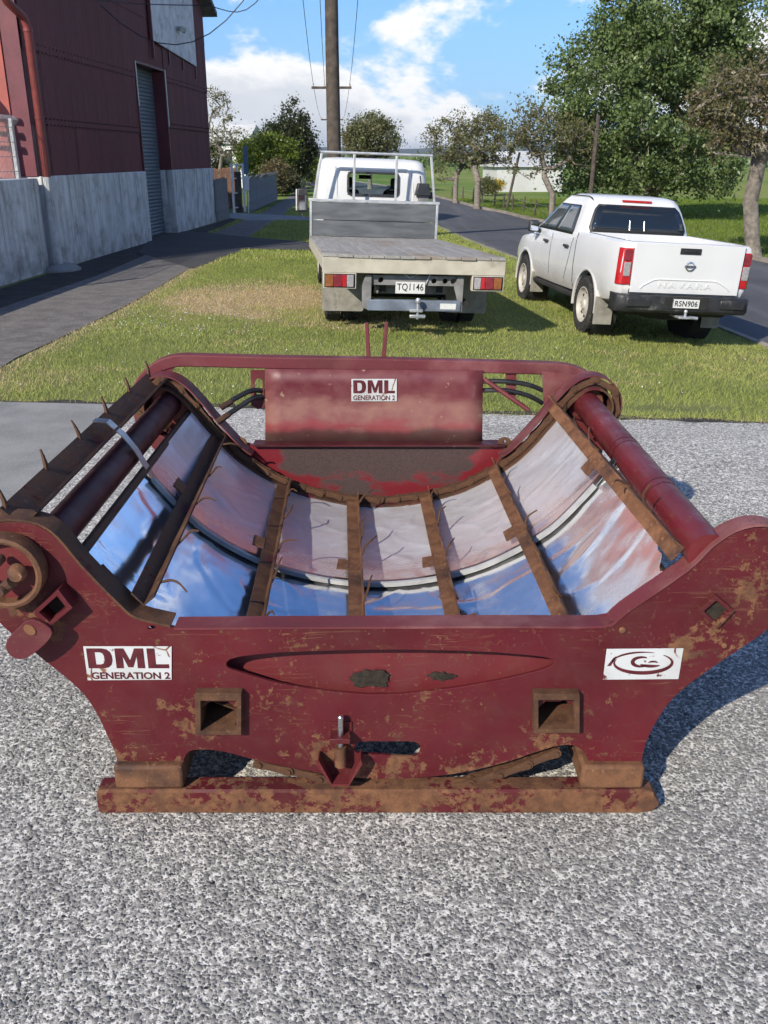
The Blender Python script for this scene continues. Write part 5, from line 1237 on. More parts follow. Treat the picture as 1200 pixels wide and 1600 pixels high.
# square sockets
def socket(outer, inner, y0, y1, mat, name='socket_tube', parent=bf):
    o = plate(name, px(outer, y0), [px(inner, y0)], y0, y1 - y0, mat, parent, smooth=0, hs=0, bevel=.002); return o
def sqpx(cx, cy, hw, hh): return [(cx - hw, cy - hh), (cx + hw, cy - hh), (cx + hw, cy + hh), (cx - hw, cy + hh)]
socket(sqpx(341, 1116, 35, 32), sqpx(341.5, 1119, 29, 24.5), YF - .032, YF + .30, M['rust_dark'])
socket(sqpx(870, 1115, 35, 30), sqpx(869.5, 1117, 29, 23.5), YF - .032, YF + .30, M['rust_dark'])
for cx in (341, 870): plate('socket_back', px(sqpx(cx, 1090, 60, 60), YF + .3), [], YF + .30, .006, M['rust'], smooth=0)
def sc_poly(p, k):
    cx = sum(q[0] for q in p) / len(p); cy = sum(q[1] for q in p) / len(p); return [(cx + (x - cx) * k, cy + (y - cy) * k) for x, y in p]
dl = [(52, 958), (91, 923), (112, 950), (76, 980)]; dr = [(1119, 932), (1147, 955), (1121, 982), (1092, 955)]
for d_, dep in ((dl, .06), (dr, .022)):
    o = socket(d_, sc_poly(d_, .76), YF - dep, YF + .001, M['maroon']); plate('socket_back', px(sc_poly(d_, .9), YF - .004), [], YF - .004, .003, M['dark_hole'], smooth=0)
lug = [(8, 1004), (28, 982), (46, 966), (66, 972), (83, 984), (78, 998), (56, 1018), (36, 1030), (16, 1024)]
lo = plate('lug', px(lug, YF - .07), [], YF - .075, .014, M['maroon_top'], smooth=1)
plate('plug', px([(46 + 9 * math.cos(t), 985 + 7 * math.sin(t) + 3 * math.cos(t)) for t in np.linspace(0, 6.28, 15)[:-1]], YF - .08), [], YF - .079, .004, M['rust'], parent=bf, smooth=0)
# bolts on the plate
for u, v, r in ((972, 984, .011), (1131, 1008, .009)):
    p = atY(u, v, YF) - wloc(bf); MB().lathe([(r, 0), (r, .006), (r * .6, .009)], 12, Matrix.Translation(p) @ Rm).build('bolt', M['rust'], bf)
# locking pin with its bracket
p0, p1 = atY(532, 1120, YF - .03), atY(532, 1166, YF - .03)
pin = MB().tube([p1, p0, p0 + Vector((0, 0, .004))], [.010, .010, .007], 14).build('locking_pin', M['pin'], **W)
b0_, b1_ = atY(516, 1141, YF - .005), atY(548, 1147, YF - .005)
MB().box((b0_.x, YF - .055, b1_.z - .004), (b1_.x, YF, b0_.z)).build('pin_bracket', M['maroon'], **W, bevel=.002)
pb_ = [(515, 1128), (549, 1128), (549, 1150), (515, 1150)]; plate('pin_bracket', px(pb_, YF - .002), [], YF - .006, .004, M['maroon'], smooth=0)
bc = atY(532, 1184, YF - .03); MB().tube([bc + Vector((0, 0, .045)), bc + Vector((0, 0, -.03))], .020, 12).build('pin_collar', M['rust'], **W)
q = [atY(u, v, YF - .006) for u, v in ((497, 1180), (520, 1212), (546, 1212), (567, 1178))]; q2 = [p + Vector((0, -.055, -.0)) for p in q]
mb = MB(); mb.hexa([q2[0], q2[1], q[1], q[0], q2[0] + Vector((.006, 0, .02)), q2[1] + Vector((.0, 0, .008)), q[1] + Vector((0, 0, .008)), q[0] + Vector((.006, 0, .02))])
mb.hexa([q2[1], q2[2], q[2], q[1], q2[1] + Vector((0, 0, .008)), q2[2] + Vector((0, 0, .008)), q[2] + Vector((0, 0, .008)), q[1] + Vector((0, 0, .008))])
mb.hexa([q2[2], q2[3], q[3], q[2], q2[2] + Vector((0, 0, .008)), q2[3] + Vector((-.006, 0, .02)), q[3] + Vector((-.006, 0, .02)), q[2] + Vector((0, 0, .008))])
mb.build('pin_cradle', M['maroon_bright'], **W)
# skids and feet
def skid(y0, y1, name):
    x0, x1 = atY(158, 1250, YF).x, atY(1024, 1250, YF).x; mb = MB(); P = []
    for x, a_, b_ in ((x0, .004, .088), (x0 + .008, .0, .096), (x0 + .05, 0, .098), (x1 - .06, 0, .098), (x1 - .02, .006, .085), (x1, .03, .055)): P.append((x, a_, b_))
    sec = []
    for x, a_, b_ in P: sec.append([(x, y0, a_ + .008), (x, y0, b_ - .008), (x, y0 + .008, b_), (x, y1 - .008, b_), (x, y1, b_ - .008), (x, y1, a_ + .008), (x, y1 - .008, a_), (x, y0 + .008, a_)])
    vs = [tuple(Vector(p) + Vector((0, 0, .012))) for s in sec for p in s]; n = 8
    mb.add(vs, [(i * n + j, i * n + (j + 1) % n, (i + 1) * n + (j + 1) % n, (i + 1) * n + j) for i in range(len(sec) - 1) for j in range(n)] + [tuple(range(n)), tuple((len(sec) - 1) * n + j for j in range(n))])
    return mb.build(name, M['skid'], **W, ang=30)
skid(YF - .035, YF + .045, 'skid'); skid(YB - .02, YB + .06, 'skid')
for u0, u1 in ((182, 289), (905, 1003)):
    x0, x1 = atY(u0, 1210, YF).x, atY(u1, 1210, YF).x
    MB().box((x0, YF - .030, .112), (x1, YB + .05, .205)).build('cross_tube', M['rust'], **W, bevel=.012)
# belly pan under the floor
track(YF + .05, YB - .05, .16, M['rust_dark'], 'belly_pan', .004, s_of_x(-.7), s_of_x(.7))
# rear head frame: bent tube, panel, tines, hoses
YT = YB + .13
fr = catmull([atY(u, v, YT) for u, v in ((212, 640), (216, 612), (228, 590), (247, 573), (270, 564), (300, 562), (420, 565), (600, 568), (760, 572), (860, 575), (895, 580), (920, 593), (937, 612), (944, 640))], 5)
fr = [Vector((p.x, YT, p.z)) for p in fr]
MB().sweep(fr, [(-.035, -.03), (.035, -.03), (.035, .03), (-.035, .03)], (0, 1, 0)).build('head_tube', M['maroon_top'], **W, ang=40, bevel=.006)
YP = YT - .045
rows = []
for v, yo in ((576, 0), (600, .001), (632, 0), (636, -.003), (660, -.012), (690, -.022)):
    row = []
    for t in np.linspace(0, 1, 14):
        u = (414 + (v - 572) * .012) + ((755 - (v - 578) * .02) - (414 + (v - 572) * .012)) * t; p = atY(u, v + 3 * t, YP); row.append((p.x, YP + yo + .003 * mnoise.noise((t * 3, v * .05, 2)), p.z))
    rows.append(row)
pn = MB().grid(rows).build('head_panel', M['head_panel'], **W, ang=20); sol = pn.modifiers.new('solid', 'SOLIDIFY'); sol.thickness = .005; sol.offset = -1
tag(pn, 'folded maroon head panel, sun-faded, with a white sticker')
bl, br_ = atY(415, 693, YP - .03), atY(753, 696, YP - .03); MB().box((bl.x, YP - .028, bl.z - .006), (br_.x, YP + .02, bl.z + .002)).build('panel_lip', M['tube_dark'], **W)
tl, tr_ = atY(395, 697, YB), atY(790, 697, YB); MB().box((tl.x, YB + .0, tl.z - .004), (tr_.x, YB + .09, tl.z + .006)).build('rear_ledge', M['tube_dark'], **W)
for u in (375, 788):
    p = atY(u, 692, YB + .03); c0 = [(p.x + .035 * math.cos(t), p.z + .03 * math.sin(t)) for t in np.linspace(0, 6.28, 17)[:-1]]; h0 = [(p.x + .01 * math.cos(t), p.z + .008 + .01 * math.sin(t)) for t in np.linspace(0, 6.28, 11)[:-1]]
    plate('lifting_ear', c0, [h0], YB + .02, .01, M['rust'], smooth=0, hs=0)
for u0, u1, t0 in ((576, 573, 505), (599, 604, 504)):
    a_, b_ = atY(u0, 566, YT + .04), atY(u1, t0, YT + .05); d = Vector((.011, 0, 0)); e = Vector((0, .03, 0))
    MB().hexa([a_ - d, a_ + d, a_ + d + e, a_ - d + e, b_ - d * .8, b_ + d * .8, b_ + d * .8 + e, b_ - d * .8 + e]).build('guide_prong', M['maroon_top'], **W, bevel=.003)
plate('hose_bracket', px([(393, 577), (414, 577), (414, 634), (404, 637), (394, 631)], YT), [px([(398, 597), (401, 590), (406, 588), (411, 591), (412, 597), (411, 605), (410, 615), (401, 615), (399, 606)], YT)], YT - .03, .008, M['maroon_panel'], smooth=0, hs=1)
def hose(pts, r, name='hydraulic_hose'):
    return MB().tube(catmull([atY(*p) for p in pts], 6), r, 10).build(name, M['hose'], **W)
h1 = hose([(416, 612, YT), (395, 610, YT - .06), (372, 620, YT - .12), (348, 635, YT - .17)], .013); h2 = hose([(416, 620, YT), (396, 622, YT - .07), (368, 640, YT - .13), (340, 658, YT - .18)], .013)
for p_, q_ in (((362, 627, YT - .145), (345, 637, YT - .175)), ((358, 647, YT - .15), (339, 660, YT - .185))):
    cp = MB().tube([atY(*p_), atY(*q_)], [.016, .017], 8).build('hose_coupling', M['rust_dark'], **W)
hose([(752, 596, YT - .02), (790, 596, YT - .03), (825, 601, YT - .03), (848, 610, YT - .02)], .012); hose([(752, 610, YT - .02), (790, 610, YT - .03), (825, 618, YT - .03), (848, 630, YT - .02)], .012)
MB().tube([atY(756, 592, YT - .03), atY(826, 641, YT - .10)], .012, 10).build('brace_rod', M['maroon_panel'], **W)
MB().tube([atY(824, 639, YT - .098), atY(832, 645, YT - .108)], .006, 8).build('rod_tip', M['hose'], **W)
plate('strut', px([(790, 578), (806, 578), (805, 618), (800, 624), (791, 619)], YT), [], YT - .02, .012, M['maroon_panel'], smooth=0)
plate('gusset', px([(846, 578), (900, 584), (928, 604), (936, 640), (900, 660), (850, 656)], YT), [], YT - .036, .012, M['maroon_panel'], smooth=0)
plate('gusset', px([(222, 600), (250, 576), (275, 571), (262, 590), (240, 640), (222, 650)], YT), [], YT - .03, .012, M['maroon_panel'], smooth=0)
for u, v in ((292, 690), (915, 660)):
    p = atY(u, v, YB + .02); MB().box((p.x - .09, YB - .02, p.z - .16), (p.x + .09, YB + .03, p.z + .06)).build('bearing_block', M['maroon_bright'], **W, bevel=.006)
# stickers
def sticker(pxq, Y, lines, mark=False, tilt=None):
    q = [atY(u, v, Y) for u, v in pxq]; e = Vector((0, .0012, 0)); mb = MB()
    mb.hexa([q[3], q[2], q[2] + e, q[3] + e, q[0], q[1], q[1] + e, q[0] + e]); s = mb.build('sticker', M['sticker'], **W, smooth=False)
    wd = (q[1] - q[0]).length; ht = (q[0] - q[3]).length; c = (q[0] + q[1] + q[2] + q[3]) / 4
    if any(l[0] == 'DML' for l in lines):
        lines = [l for l in lines if l[0] != 'DML']
        D = [(0, 0), (.55, 0), (.72, .05), (.83, .18), (.88, .38), (.88, .62), (.83, .82), (.72, .95), (.55, 1), (0, 1)]; Dh = [(.28, .19), (.46, .19), (.56, .25), (.60, .38), (.60, .62), (.56, .75), (.46, .81), (.28, .81)]
        Mm = [(0, 0), (.26, 0), (.26, .62), (.42, .05), (.60, .05), (.76, .62), (.76, 0), (1.02, 0), (1.02, 1), (.70, 1), (.51, .40), (.32, 1), (0, 1)]; Ll = [(0, 0), (.74, 0), (.74, .20), (.28, .20), (.28, 1), (0, 1)]
        tot = .88 + .12 + 1.02 + .12 + .74; kx = .92 * wd / tot; kz = .58 * ht; ox = 0
        for shp, hl, adv in ((D, [Dh], 1.0), (Mm, [], 1.14), (Ll, [], 0)):
            f_ = lambda pl: [(-.46 * wd + (ox + x) * kx, (-.14 + z * .58) * ht) for x, z in pl]
            obj('lettering', plate_mesh('lettering', f_(shp), [f_(h_) for h_ in hl], .0008, M['letter'], 0), s, c + Vector((0, -.001, 0)) - wloc(s)); ox += adv
    for body, cx, cz, tw, th_, bold in lines:
        me = text_mesh(body, 0.1, M['letter'], .0006, bold); o = obj('lettering', me, s, c + Vector((cx * wd, -.0009, cz * ht)) - wloc(s), (0, 0, 0), (tw * wd / me['w'], 1, th_ * ht / me['h']))
    if mark:
        def arc(a0, a1, rx, rz, w0, w1, cx=0, cz=0, n=40):
            mb = MB(); rows = []
            for i in range(n + 1):
                t = a0 + (a1 - a0) * i / n; k = math.sin(math.pi * i / n); w = w0 + (w1 - w0) * k
                p = c + Vector((cx * wd + rx * wd * math.cos(t), -.0014, cz * ht + rz * ht * math.sin(t))); nn = Vector((math.cos(t) * ht, 0, math.sin(t) * wd)).normalized()
                rows.append([p - nn * w * ht, p + nn * w * ht])
            mb.grid(rows).build('emblem', M['letter'], s, world=True, smooth=False)
        arc(R(48), R(-200), .38, .33, .012, .06, 0.0, .05); arc(R(70), R(176), .40, .34, .008, .03, -.01, .05)
        arc(R(60), R(300), .12, .15, .02, .055, -.02, .08); arc(R(-60), R(-140), .20, .16, .015, .05, .12, .10); arc(R(10), R(170), .06, .05, .01, .03, .13, .04)
        mb = MB(); sw = [(-.47, -.06), (-.40, .20), (-.36, .27), (-.37, .18), (-.42, -.05)]
        mb.add([c + Vector((x * wd, -.0014, z * ht)) for x, z in sw], [tuple(range(5))]); mb.build('emblem', M['letter'], s, world=True, smooth=False)
    return s
sticker([(130, 1010), (268, 1010), (268, 1062), (137, 1063)], YF - .0035, [('DML', 0.0, .14, .93, .60, .003), ('GENERATION 2', .01, -.36, .90, .20, .0022)])
sticker([(549, 592), (620, 592), (620, 627), (549, 627)], YP - .011, [('DML', 0, .15, .92, .54, .003), ('GENERATION 2', 0, -.34, .92, .22, .0015)])
sticker([(948, 1014), (1068, 1013), (1060, 1061), (942, 1062)], YF - .0035, [], True)
# ------------------------------------------------------------------ vehicles
def m_car():
    q = NT('car_white'); z = q.sep()[2]; n = q.noise(scale=5, detail=8, rough=0.7)
    c = q.mix(q.ss(q.noise(scale=1.5, detail=3), .3, .7), (0.60, 0.61, 0.62), (0.64, 0.65, 0.66))
    d = q.ss(q.math('ADD', z, q.ss(n, 0, 1, -.22, .22, False)), 0.45, 0.85, 0.65, 0.0); d = q.math('MAXIMUM', d, q.ss(n, .60, .8, 0, .18))
    c = q.mix(d, c, (0.40, 0.37, 0.32)); m = q.set(c, q.mixf(d, 0.22, 0.75)); q.b.inputs['Coat Weight'].default_value = 0.5; q.b.inputs['Coat Roughness'].default_value = 0.05; return m
M['car_white'] = m_car()
M['cab_white'] = m_plain('cab_white', (0.60, 0.61, 0.61), 0.35, 0, 0.05, 2, 0, (0.46, 0.44, 0.40), 0.2, coat=0.3)
def m_glass(name, c=(0.010, 0.013, 0.015)):
    q = NT(name); return q.set(c, 0.03, 0, None, 0.9)
M['car_glass'] = m_glass('car_glass'); M['side_glass'] = m_glass('side_glass', (0.05, 0.065, 0.075)); M['mirror_glass'] = m_plain('mirror_glass', (0.75, 0.8, 0.85), 0.05, 1.0, 0.02)
def m_clearglass():
    q = NT('clear_glass'); q.set((0.75, 0.9, 0.86), 0.02); q.b.inputs['Transmission Weight'].default_value = 1.0; q.b.inputs['IOR'].default_value = 1.05
    return q.m
M['clear_glass'] = m_clearglass()
M['black_plastic'] = m_plain('black_plastic', (0.022, 0.023, 0.025), 0.45, 0, 0.3, 8, 0, (0.16, 0.15, 0.135), 0.35)
M['tyre'] = m_plain('tyre', (0.022, 0.022, 0.022), 0.85, 0, 0.3, 15, 0.2, (0.085, 0.075, 0.06), 0.5)
M['rim'] = m_plain('rim_cream', (0.42, 0.40, 0.36), 0.5, 0, 0.2, 6, 0, (0.20, 0.17, 0.13), 0.4)
M['red_lens'] = m_plain('red_lens', (0.42, 0.012, 0.016), 0.12, 0, 0.2, 30, 0, None, 0, 0.8)
M['dull_red_lens'] = m_plain('dull_red_lens', (0.20, 0.022, 0.032), 0.35, 0, 0.3, 20)
M['amber_lens'] = m_plain('amber_lens', (0.24, 0.085, 0.028), 0.35, 0, 0.3, 20)
M['clear_lens'] = m_plain('clear_lens', (0.42, 0.40, 0.41), 0.15, 0.3, 0.2, 40, 0, None, 0, 0.8)
M['chrome'] = m_plain('chrome', (0.75, 0.76, 0.78), 0.12, 1.0, 0.05)
M['plate_white'] = m_plain('plate_white', (0.60, 0.61, 0.60), 0.45, 0, 0.05, 20, 0, (0.45, 0.42, 0.38), 0.1)
M['ink'] = m_plain('plate_ink', (0.012, 0.012, 0.013), 0.5)
M['underbody'] = m_plain('underbody', (0.018, 0.017, 0.016), 0.8, 0, 0.4, 6)
M['flap'] = m_plain('mudflap_dusty', (0.24, 0.23, 0.20), 0.85, 0, 0.25, 6, 0.1, (0.10, 0.095, 0.085), 0.4)
M['cream_steel'] = m_plain('cream_steel', (0.44, 0.41, 0.335), 0.6, 0, 0.15, 4, 0, (0.22, 0.19, 0.15), 0.35)
M['alloy'] = m_plain('alloy_frame', (0.50, 0.52, 0.53), 0.45, 0.5, 0.15, 8)
def m_deck(name, a, b, d):
    q = NT(name); n = q.noise(q.mapv(scale=(14, 0.7, 14)), 2.0, 8, 0.65); r = q.objrand()
    c = q.mix(q.ss(n, 0.3, 0.7), a, b); c = q.mix(q.ss(q.noise(scale=1.7, detail=6), 0.5, 0.68, 0, 0.75), c, d); c = q.mix(q.ss(r, 0, 1, 0, 0.3, False), c, mul(a, 0.7))
    return q.set(c, 0.9, 0, q.bump(n, 0.35, 0.01))
M['deck'] = m_deck('deck_planks', (0.225, 0.215, 0.20), (0.37, 0.36, 0.335), (0.23, 0.165, 0.11))
def m_board():
    q = NT('grey_board'); n = q.noise(q.mapv(scale=(0.6, 1, 3)), 3, 7, 0.6); c = q.mix(q.ss(n, 0.3, 0.7), (0.065, 0.072, 0.082), (0.125, 0.135, 0.145))
    chip = q.ss(q.noise(q.mapv(scale=(1, 1, 2.2)), 7, 7, 0.75), 0.66, 0.70); c = q.mix(chip, c, (0.44, 0.42, 0.38)); return q.set(c, 0.7, 0, q.bump(n, 0.2, 0.006))
M['grey_board'] = m_board()

def wheel(parent, x, y, r, w, side, rimm, steel=True, ny=0):
    m = Matrix.Translation((x, y, r)) @ Matrix.Rotation(R(90) * side, 4, 'Y')     # local +Z points outward
    k = r / .38
    t = MB().lathe([(.235 * k, -w / 2), (.34 * k, -w / 2), (.37 * k, -w / 2 + .025), (.38 * k, -w * .25), (.38 * k, w * .25), (.37 * k, w / 2 - .025), (.34 * k, w / 2), (.235 * k, w / 2 - .01)], 40, m, close=False).build('wheel', M['tyre'], parent, ang=30)
    tread = MB()
    for j in range(44):
        a = 2 * math.pi * j / 44
        for s in (-1, 1):
            mm = m @ Matrix.Rotation(a + s * .03, 4, 'Z') @ Matrix.Translation((.379 * k, 0, s * w * .24)); tread.box((-.004, -.017, -w * .2), (.008, .017, w * .2), mm)
    tag(tread.build('tread', M['tyre'], t, smooth=False), kind='stuff')
    rim = MB().lathe([(.24 * k, -w * .3), (.24 * k, w / 2 - .005), (.225 * k, w / 2 - .004), (.21 * k, w / 2 - .04), (.17 * k, w / 2 - .07), (.13 * k, w / 2 - .045), (.075 * k, w / 2 - .035), (.06 * k, w / 2 - .01), (.03 * k, w / 2 - .004), (.001, w / 2 - .004)], 40, m, close=False).build('rim', rimm, t, ang=40)
    for j in range(8):
        a = 2 * math.pi * j / 8; mm = m @ Matrix.Rotation(a, 4, 'Z') @ Matrix.Translation((.155 * k, 0, w / 2 - .060))
        MB().lathe([(.022 * k, 0), (.022 * k, .009), (.001, .009)], 10, mm @ Matrix.Rotation(-.35, 4, 'Y')).build('rim_hole', M['underbody'], t)
    return t
def ringloft(sections):
    mb = MB(); n = len(sections[0]); mb.add([p for s in sections for p in s], [(i * n + j, i * n + (j + 1) % n, (i + 1) * n + (j + 1) % n, (i + 1) * n + j) for i in range(len(sections) - 1) for j in range(n)])
    mb.f += [tuple(range(n - 1, -1, -1)), tuple((len(sections) - 1) * n + j for j in range(n))]; return mb
def rrect(w, y0, y1, r, z, n=6, flat=0.0):
    pts = []
    for cx, cy, a0 in ((w - r, y1 - r, 0), (-w + r, y1 - r, 90), (-w + r, y0 + r, 180), (w - r, y0 + r, 270)):
        for k in range(n + 1): a = R(a0 + 90 * k / n); pts.append((cx + r * math.cos(a), cy + r * math.sin(a), z))
    return pts
def panel_patch(name, fn, u0, u1, v0, v1, mat, parent, nu=10, nv=6, rr=0.0, thick=.004):
    """curved thin pane: fn(u,v)->point; rounded corners by shrinking the end rows"""
    rows = []
    for j in range(nv + 1):
        v = v0 + (v1 - v0) * j / nv; e = min(j, nv - j) / nv; sh = rr * (1 - math.sqrt(max(0, 1 - (1 - min(1, e * nv / 1.5)) ** 2))) if rr else 0
        rows.append([fn((u0 + sh) + ((u1 - sh) - (u0 + sh)) * i / nu, v) for i in range(nu + 1)])
    o = MB().grid(rows).build(name, mat, parent); s = o.modifiers.new('s', 'SOLIDIFY'); s.thickness = thick; s.offset = 0; return o

# ---- white ute
c = atG(999, 522)
UTE_S = 0.965
ute = thing('pickup_ute', 'white double-cab ute parked on the grass at the road edge', 'ute', (c.x, c.y, c.z + .005), (R(-0.4), R(3.0), R(7.0)), None, UTE_S)
def usec(y, w, zb, zt, k=1.0):
    h = [(0, zb), (.78 * w, zb), (.93 * w, zb + .05), (.985 * w, zb + .16), (w, zb + (zt - zb) * .45), (w * .995, zb + (zt - zb) * .66), (w * .985, zt - .10), (w * .962, zt - .025), (w * .92, zt), (0, zt)]
    return [(x, y, z) for x, z in h] + [(-x, y, z) for x, z in h[-2:0:-1]]
ST = [(-1.150, .835, .72, 1.315), (-1.135, .865, .66, 1.325), (-1.05, .888, .55, 1.33), (-.6, .90, .50, 1.33), (0, .905, .48, 1.33), (.55, .90, .46, 1.33), (.64, .897, .46, 1.32), (.80, .893, .45, 1.245), (1.6, .893, .44, 1.205), (2.6, .895, .44, 1.165), (2.9, .90, .45, 1.14), (3.15, .905, .46, 1.125), (3.6, .89, .48, 1.07), (3.88, .84, .50, .98), (3.99, .74, .55, .88)]
body = ringloft([usec(*s) for s in ST]).build('body', M['car_white'], ute, ang=32)
cm = MB().box((-.745, -1.07, .88), (.745, .50, 1.6)); cut(body, cm)
for y in (0.0, 3.15):
    for s in (-1, 1):
        cm = MB().lathe([(.475, -.25), (.475, .25)], 36, Matrix.Translation((s * .88, y, .40)) @ Matrix.Rotation(R(90), 4, 'Y')); cut(body, cm)
finish(body.data, True, 32)
for y in (0.0, 3.15):
    for s in (-1, 1):
        P = [(s * .897, y + .482 * math.cos(R(a)), .40 + .482 * math.sin(R(a))) for a in range(-8, 189, 7)]
        MB().sweep(P, [(-.10, -.022), (.004, -.018), (.012, .005), (.009, .022), (0, .035), (-.10, .035)] if s > 0 else [(-.004, -.018), (.10, -.022), (.10, .035), (0, .035), (-.009, .022), (-.012, .005)], (1, 0, 0)).build('wheel_arch', M['car_white'], ute, ang=50)
        MB().lathe([(.474, 0), (.474, .30), (.05, .30)], 30, Matrix.Translation((s * .86, y, .40)) @ Matrix.Rotation(R(-90) * s, 4, 'Y'), close=False).build('arch_liner', M['underbody'], ute)
# greenhouse
RG = [(1.15, .868, .60, 3.02, .16), (1.28, .845, .615, 2.82, .17), (1.45, .795, .655, 2.52, .17), (1.62, .735, .715, 2.23, .17), (1.735, .685, .775, 2.02, .17), (1.79, .645, .83, 1.92, .17), (1.822, .56, .93, 1.80, .17), (1.835, .40, 1.08, 1.62, .15)]
cab = ringloft([rrect(w, a, b, r, z) for z, w, a, b, r in RG]).build('cab', M['car_white'], ute, ang=48)
RZ = [g_[0] for g_ in RG]; RW = [g_[1] for g_ in RG]; RA = [g_[2] for g_ in RG]; RB = [g_[3] for g_ in RG]
wz = lambda z: float(np.interp(z, RZ, RW)); az = lambda z: float(np.interp(z, RZ, RA)); bzf = lambda z: float(np.interp(z, RZ, RB))
for s in (-1, 1):
    sidef = lambda t, z, s=s: (s * (wz(z) + .006), t, z)
    # black surround then the panes
    def yr(z): return az(z) + .30
    def yf(z): return bzf(z) - .16
    def sfn(u, v, s=s):
        z = 1.262 + (1.672 - 1.262) * v; return (s * (wz(z) + .004), yr(z) + (yf(z) - yr(z)) * u, z)
    panel_patch('window_frame', sfn, 0, 1, 0, 1, M['black_plastic'], ute, 12, 6, .02)
    def sfn2(u, v, s=s):
        z = 1.285 + (1.650 - 1.285) * v; return (s * (wz(z) + .010), yr(z) + .05 + (yf(z) - yr(z) - .09) * u, z)
    panel_patch('side_window', sfn2, .0, .44, 0, 1, M['side_glass'], ute, 8, 6, .012); panel_patch('side_window', sfn2, .485, 1.0, 0, 1, M['side_glass'], ute, 8, 6, .012)
    for y0 in (.93, 1.95):
        hd = MB().box((s * .888, y0, 1.075), (s * .925, y0 + .19, 1.115)).build('door_handle', M['black_plastic'], ute, bevel=.012)
    # door shut lines
    for y0, lean_ in ((.83, .25), (1.78, .06), (2.86, -.05)):
        P = []
        for z in np.linspace(.55, 1.225, 10):
            k = (z - .55) / .68; y = y0 + (lean_ * max(0, 1 - k) ** 2 if y0 < 1 else lean_ * k); zb_, zt_ = .45, float(np.interp(y, [s_[0] for s_ in ST], [s_[3] for s_ in ST]))
            prof_z = [zb_ + .05, zb_ + .16, zb_ + (zt_ - zb_) * .45, zb_ + (zt_ - zb_) * .66, zt_ - .10, zt_ - .025]; prof_x = [.93, .985, 1, .995, .985, .962]
            P.append((s * (float(np.interp(z, prof_z, prof_x)) * .8945 + .0015), y, z))
        MB().sweep(P, [(-.0035, -.002), (.0035, -.002), (.0035, .002), (-.0035, .002)], (0, 1, 0)).build('door_gap', M['underbody'], ute)
def rfn(u, v):
    z = 1.325 + (1.705 - 1.325) * v; w = wz(z) - .085; return (-w + 2 * w * u, az(z) - .006, z)
panel_patch('window_frame', rfn, 0, 1, 0, 1, M['black_plastic'], ute, 12, 6, .03)
def rfn2(u, v):
    z = 1.35 + (1.685 - 1.35) * v; w = wz(z) - .115; return (-w + 2 * w * u, az(z) - .013, z)
rw = panel_patch('rear_window', rfn2, 0, 1, 0, 1, M['car_glass'], ute, 12, 6, .03)
for x in (-.12, .10): MB().tube([(x, az(1.37) - .02, 1.37), (x, az(1.50) - .02, 1.50)], .006, 6).build('defroster_bar', M['chrome'], rw)
MB().box((-.22, .765, 1.742), (.22, .82, 1.775)).build('brake_light', M['red_lens'], ute, bevel=.006)
# windscreen
def wfn(u, v):
    z = 1.20 + (1.70 - 1.20) * v; w = wz(z) - .09; return (-w + 2 * w * u, bzf(z) + .006, z)
panel_patch('windscreen', wfn, 0, 1, 0, 1, M['car_glass'], ute, 10, 6, .03)
for s in (-1, 1):
    P = [(s * .66, .80, 1.775), (s * .645, 1.0, 1.80), (s * .645, 1.8, 1.80)]; MB().tube(P, .008, 6).build('roof_seam', M['underbody'], ute)
    mr = MB(); mr.box((s * .99 - .085, 2.46, 1.19), (s * .99 + .085, 2.56, 1.37)); hs = mr.build('side_mirror', M['black_plastic'], ute, bevel=.035, seg=3)
    MB().box((s * .99 - .065, 2.452, 1.21), (s * .99 + .065, 2.458, 1.35)).build('mirror_glass', M['mirror_glass'], hs, bevel=.002)
    MB().tube([(s * .86, 2.52, 1.20), (s * .94, 2.51, 1.23)], .03, 8).build('mirror_stalk', M['black_plastic'], hs)
# tailgate
TY = -1.152
tg = [(-.70, .725), (.70, .725), (.705, 1.30), (-.705, 1.30)]
tgo = obj('tailgate', plate_mesh('tailgate', [(-.715, .72), (.715, .72), (.722, 1.318), (-.722, 1.318)], [], .03, M['car_white'], .008), ute, (0, TY - .018, 0))
MB().box((-.73, TY + .002, .70), (.73, TY + .010, 1.318)).build('tailgate_gap', M['underbody'], ute)
# pressed lower field with a raised border
P = [(-.60, .765), (-.57, .80), (-.43, .875), (-.36, .885), (.36, .885), (.43, .875), (.57, .80), (.60, .765)]
P3 = [(x, TY - .040, z) for x, z in P]; MB().tube(P3, .011, 8).build('pressed_edge', M['car_white'], tgo, loc=(0, -(TY - .018), 0))
nv = text_mesh('NAVARA', .12, M['cab_white'], .004, .002, 1.0, 0, 1.35); k = .72 / nv['w']
obj('embossed_lettering', nv, tgo, (0, -.026, .815), (0, 0, 0), (k, 1, .072 / nv['h']))
ha = MB().box((-.14, -.036, 1.20), (.14, -.022, 1.275)).build('tailgate_handle', M['black_plastic'], tgo, bevel=.010)
MB().box((-.085, -.048, 1.225), (.085, -.0365, 1.25)).build('grip', M['underbody'], ha, bevel=.005)
lg = MB().lathe([(.046, -.006), (.062, -.006), (.064, 0), (.062, .010), (.050, .012), (.046, .008), (.046, -.006)], 30, Matrix.Translation((.02, -.026, 1.055)) @ Matrix.Rotation(R(90), 4, 'X') @ Matrix.Diagonal((1.05, .95, 1, 1)), close=False).build('badge', M['chrome'], tgo)
MB().box((-.055, -.040, 1.042), (.095, -.028, 1.068)).build('badge_bar', M['chrome'], lg, bevel=.003)
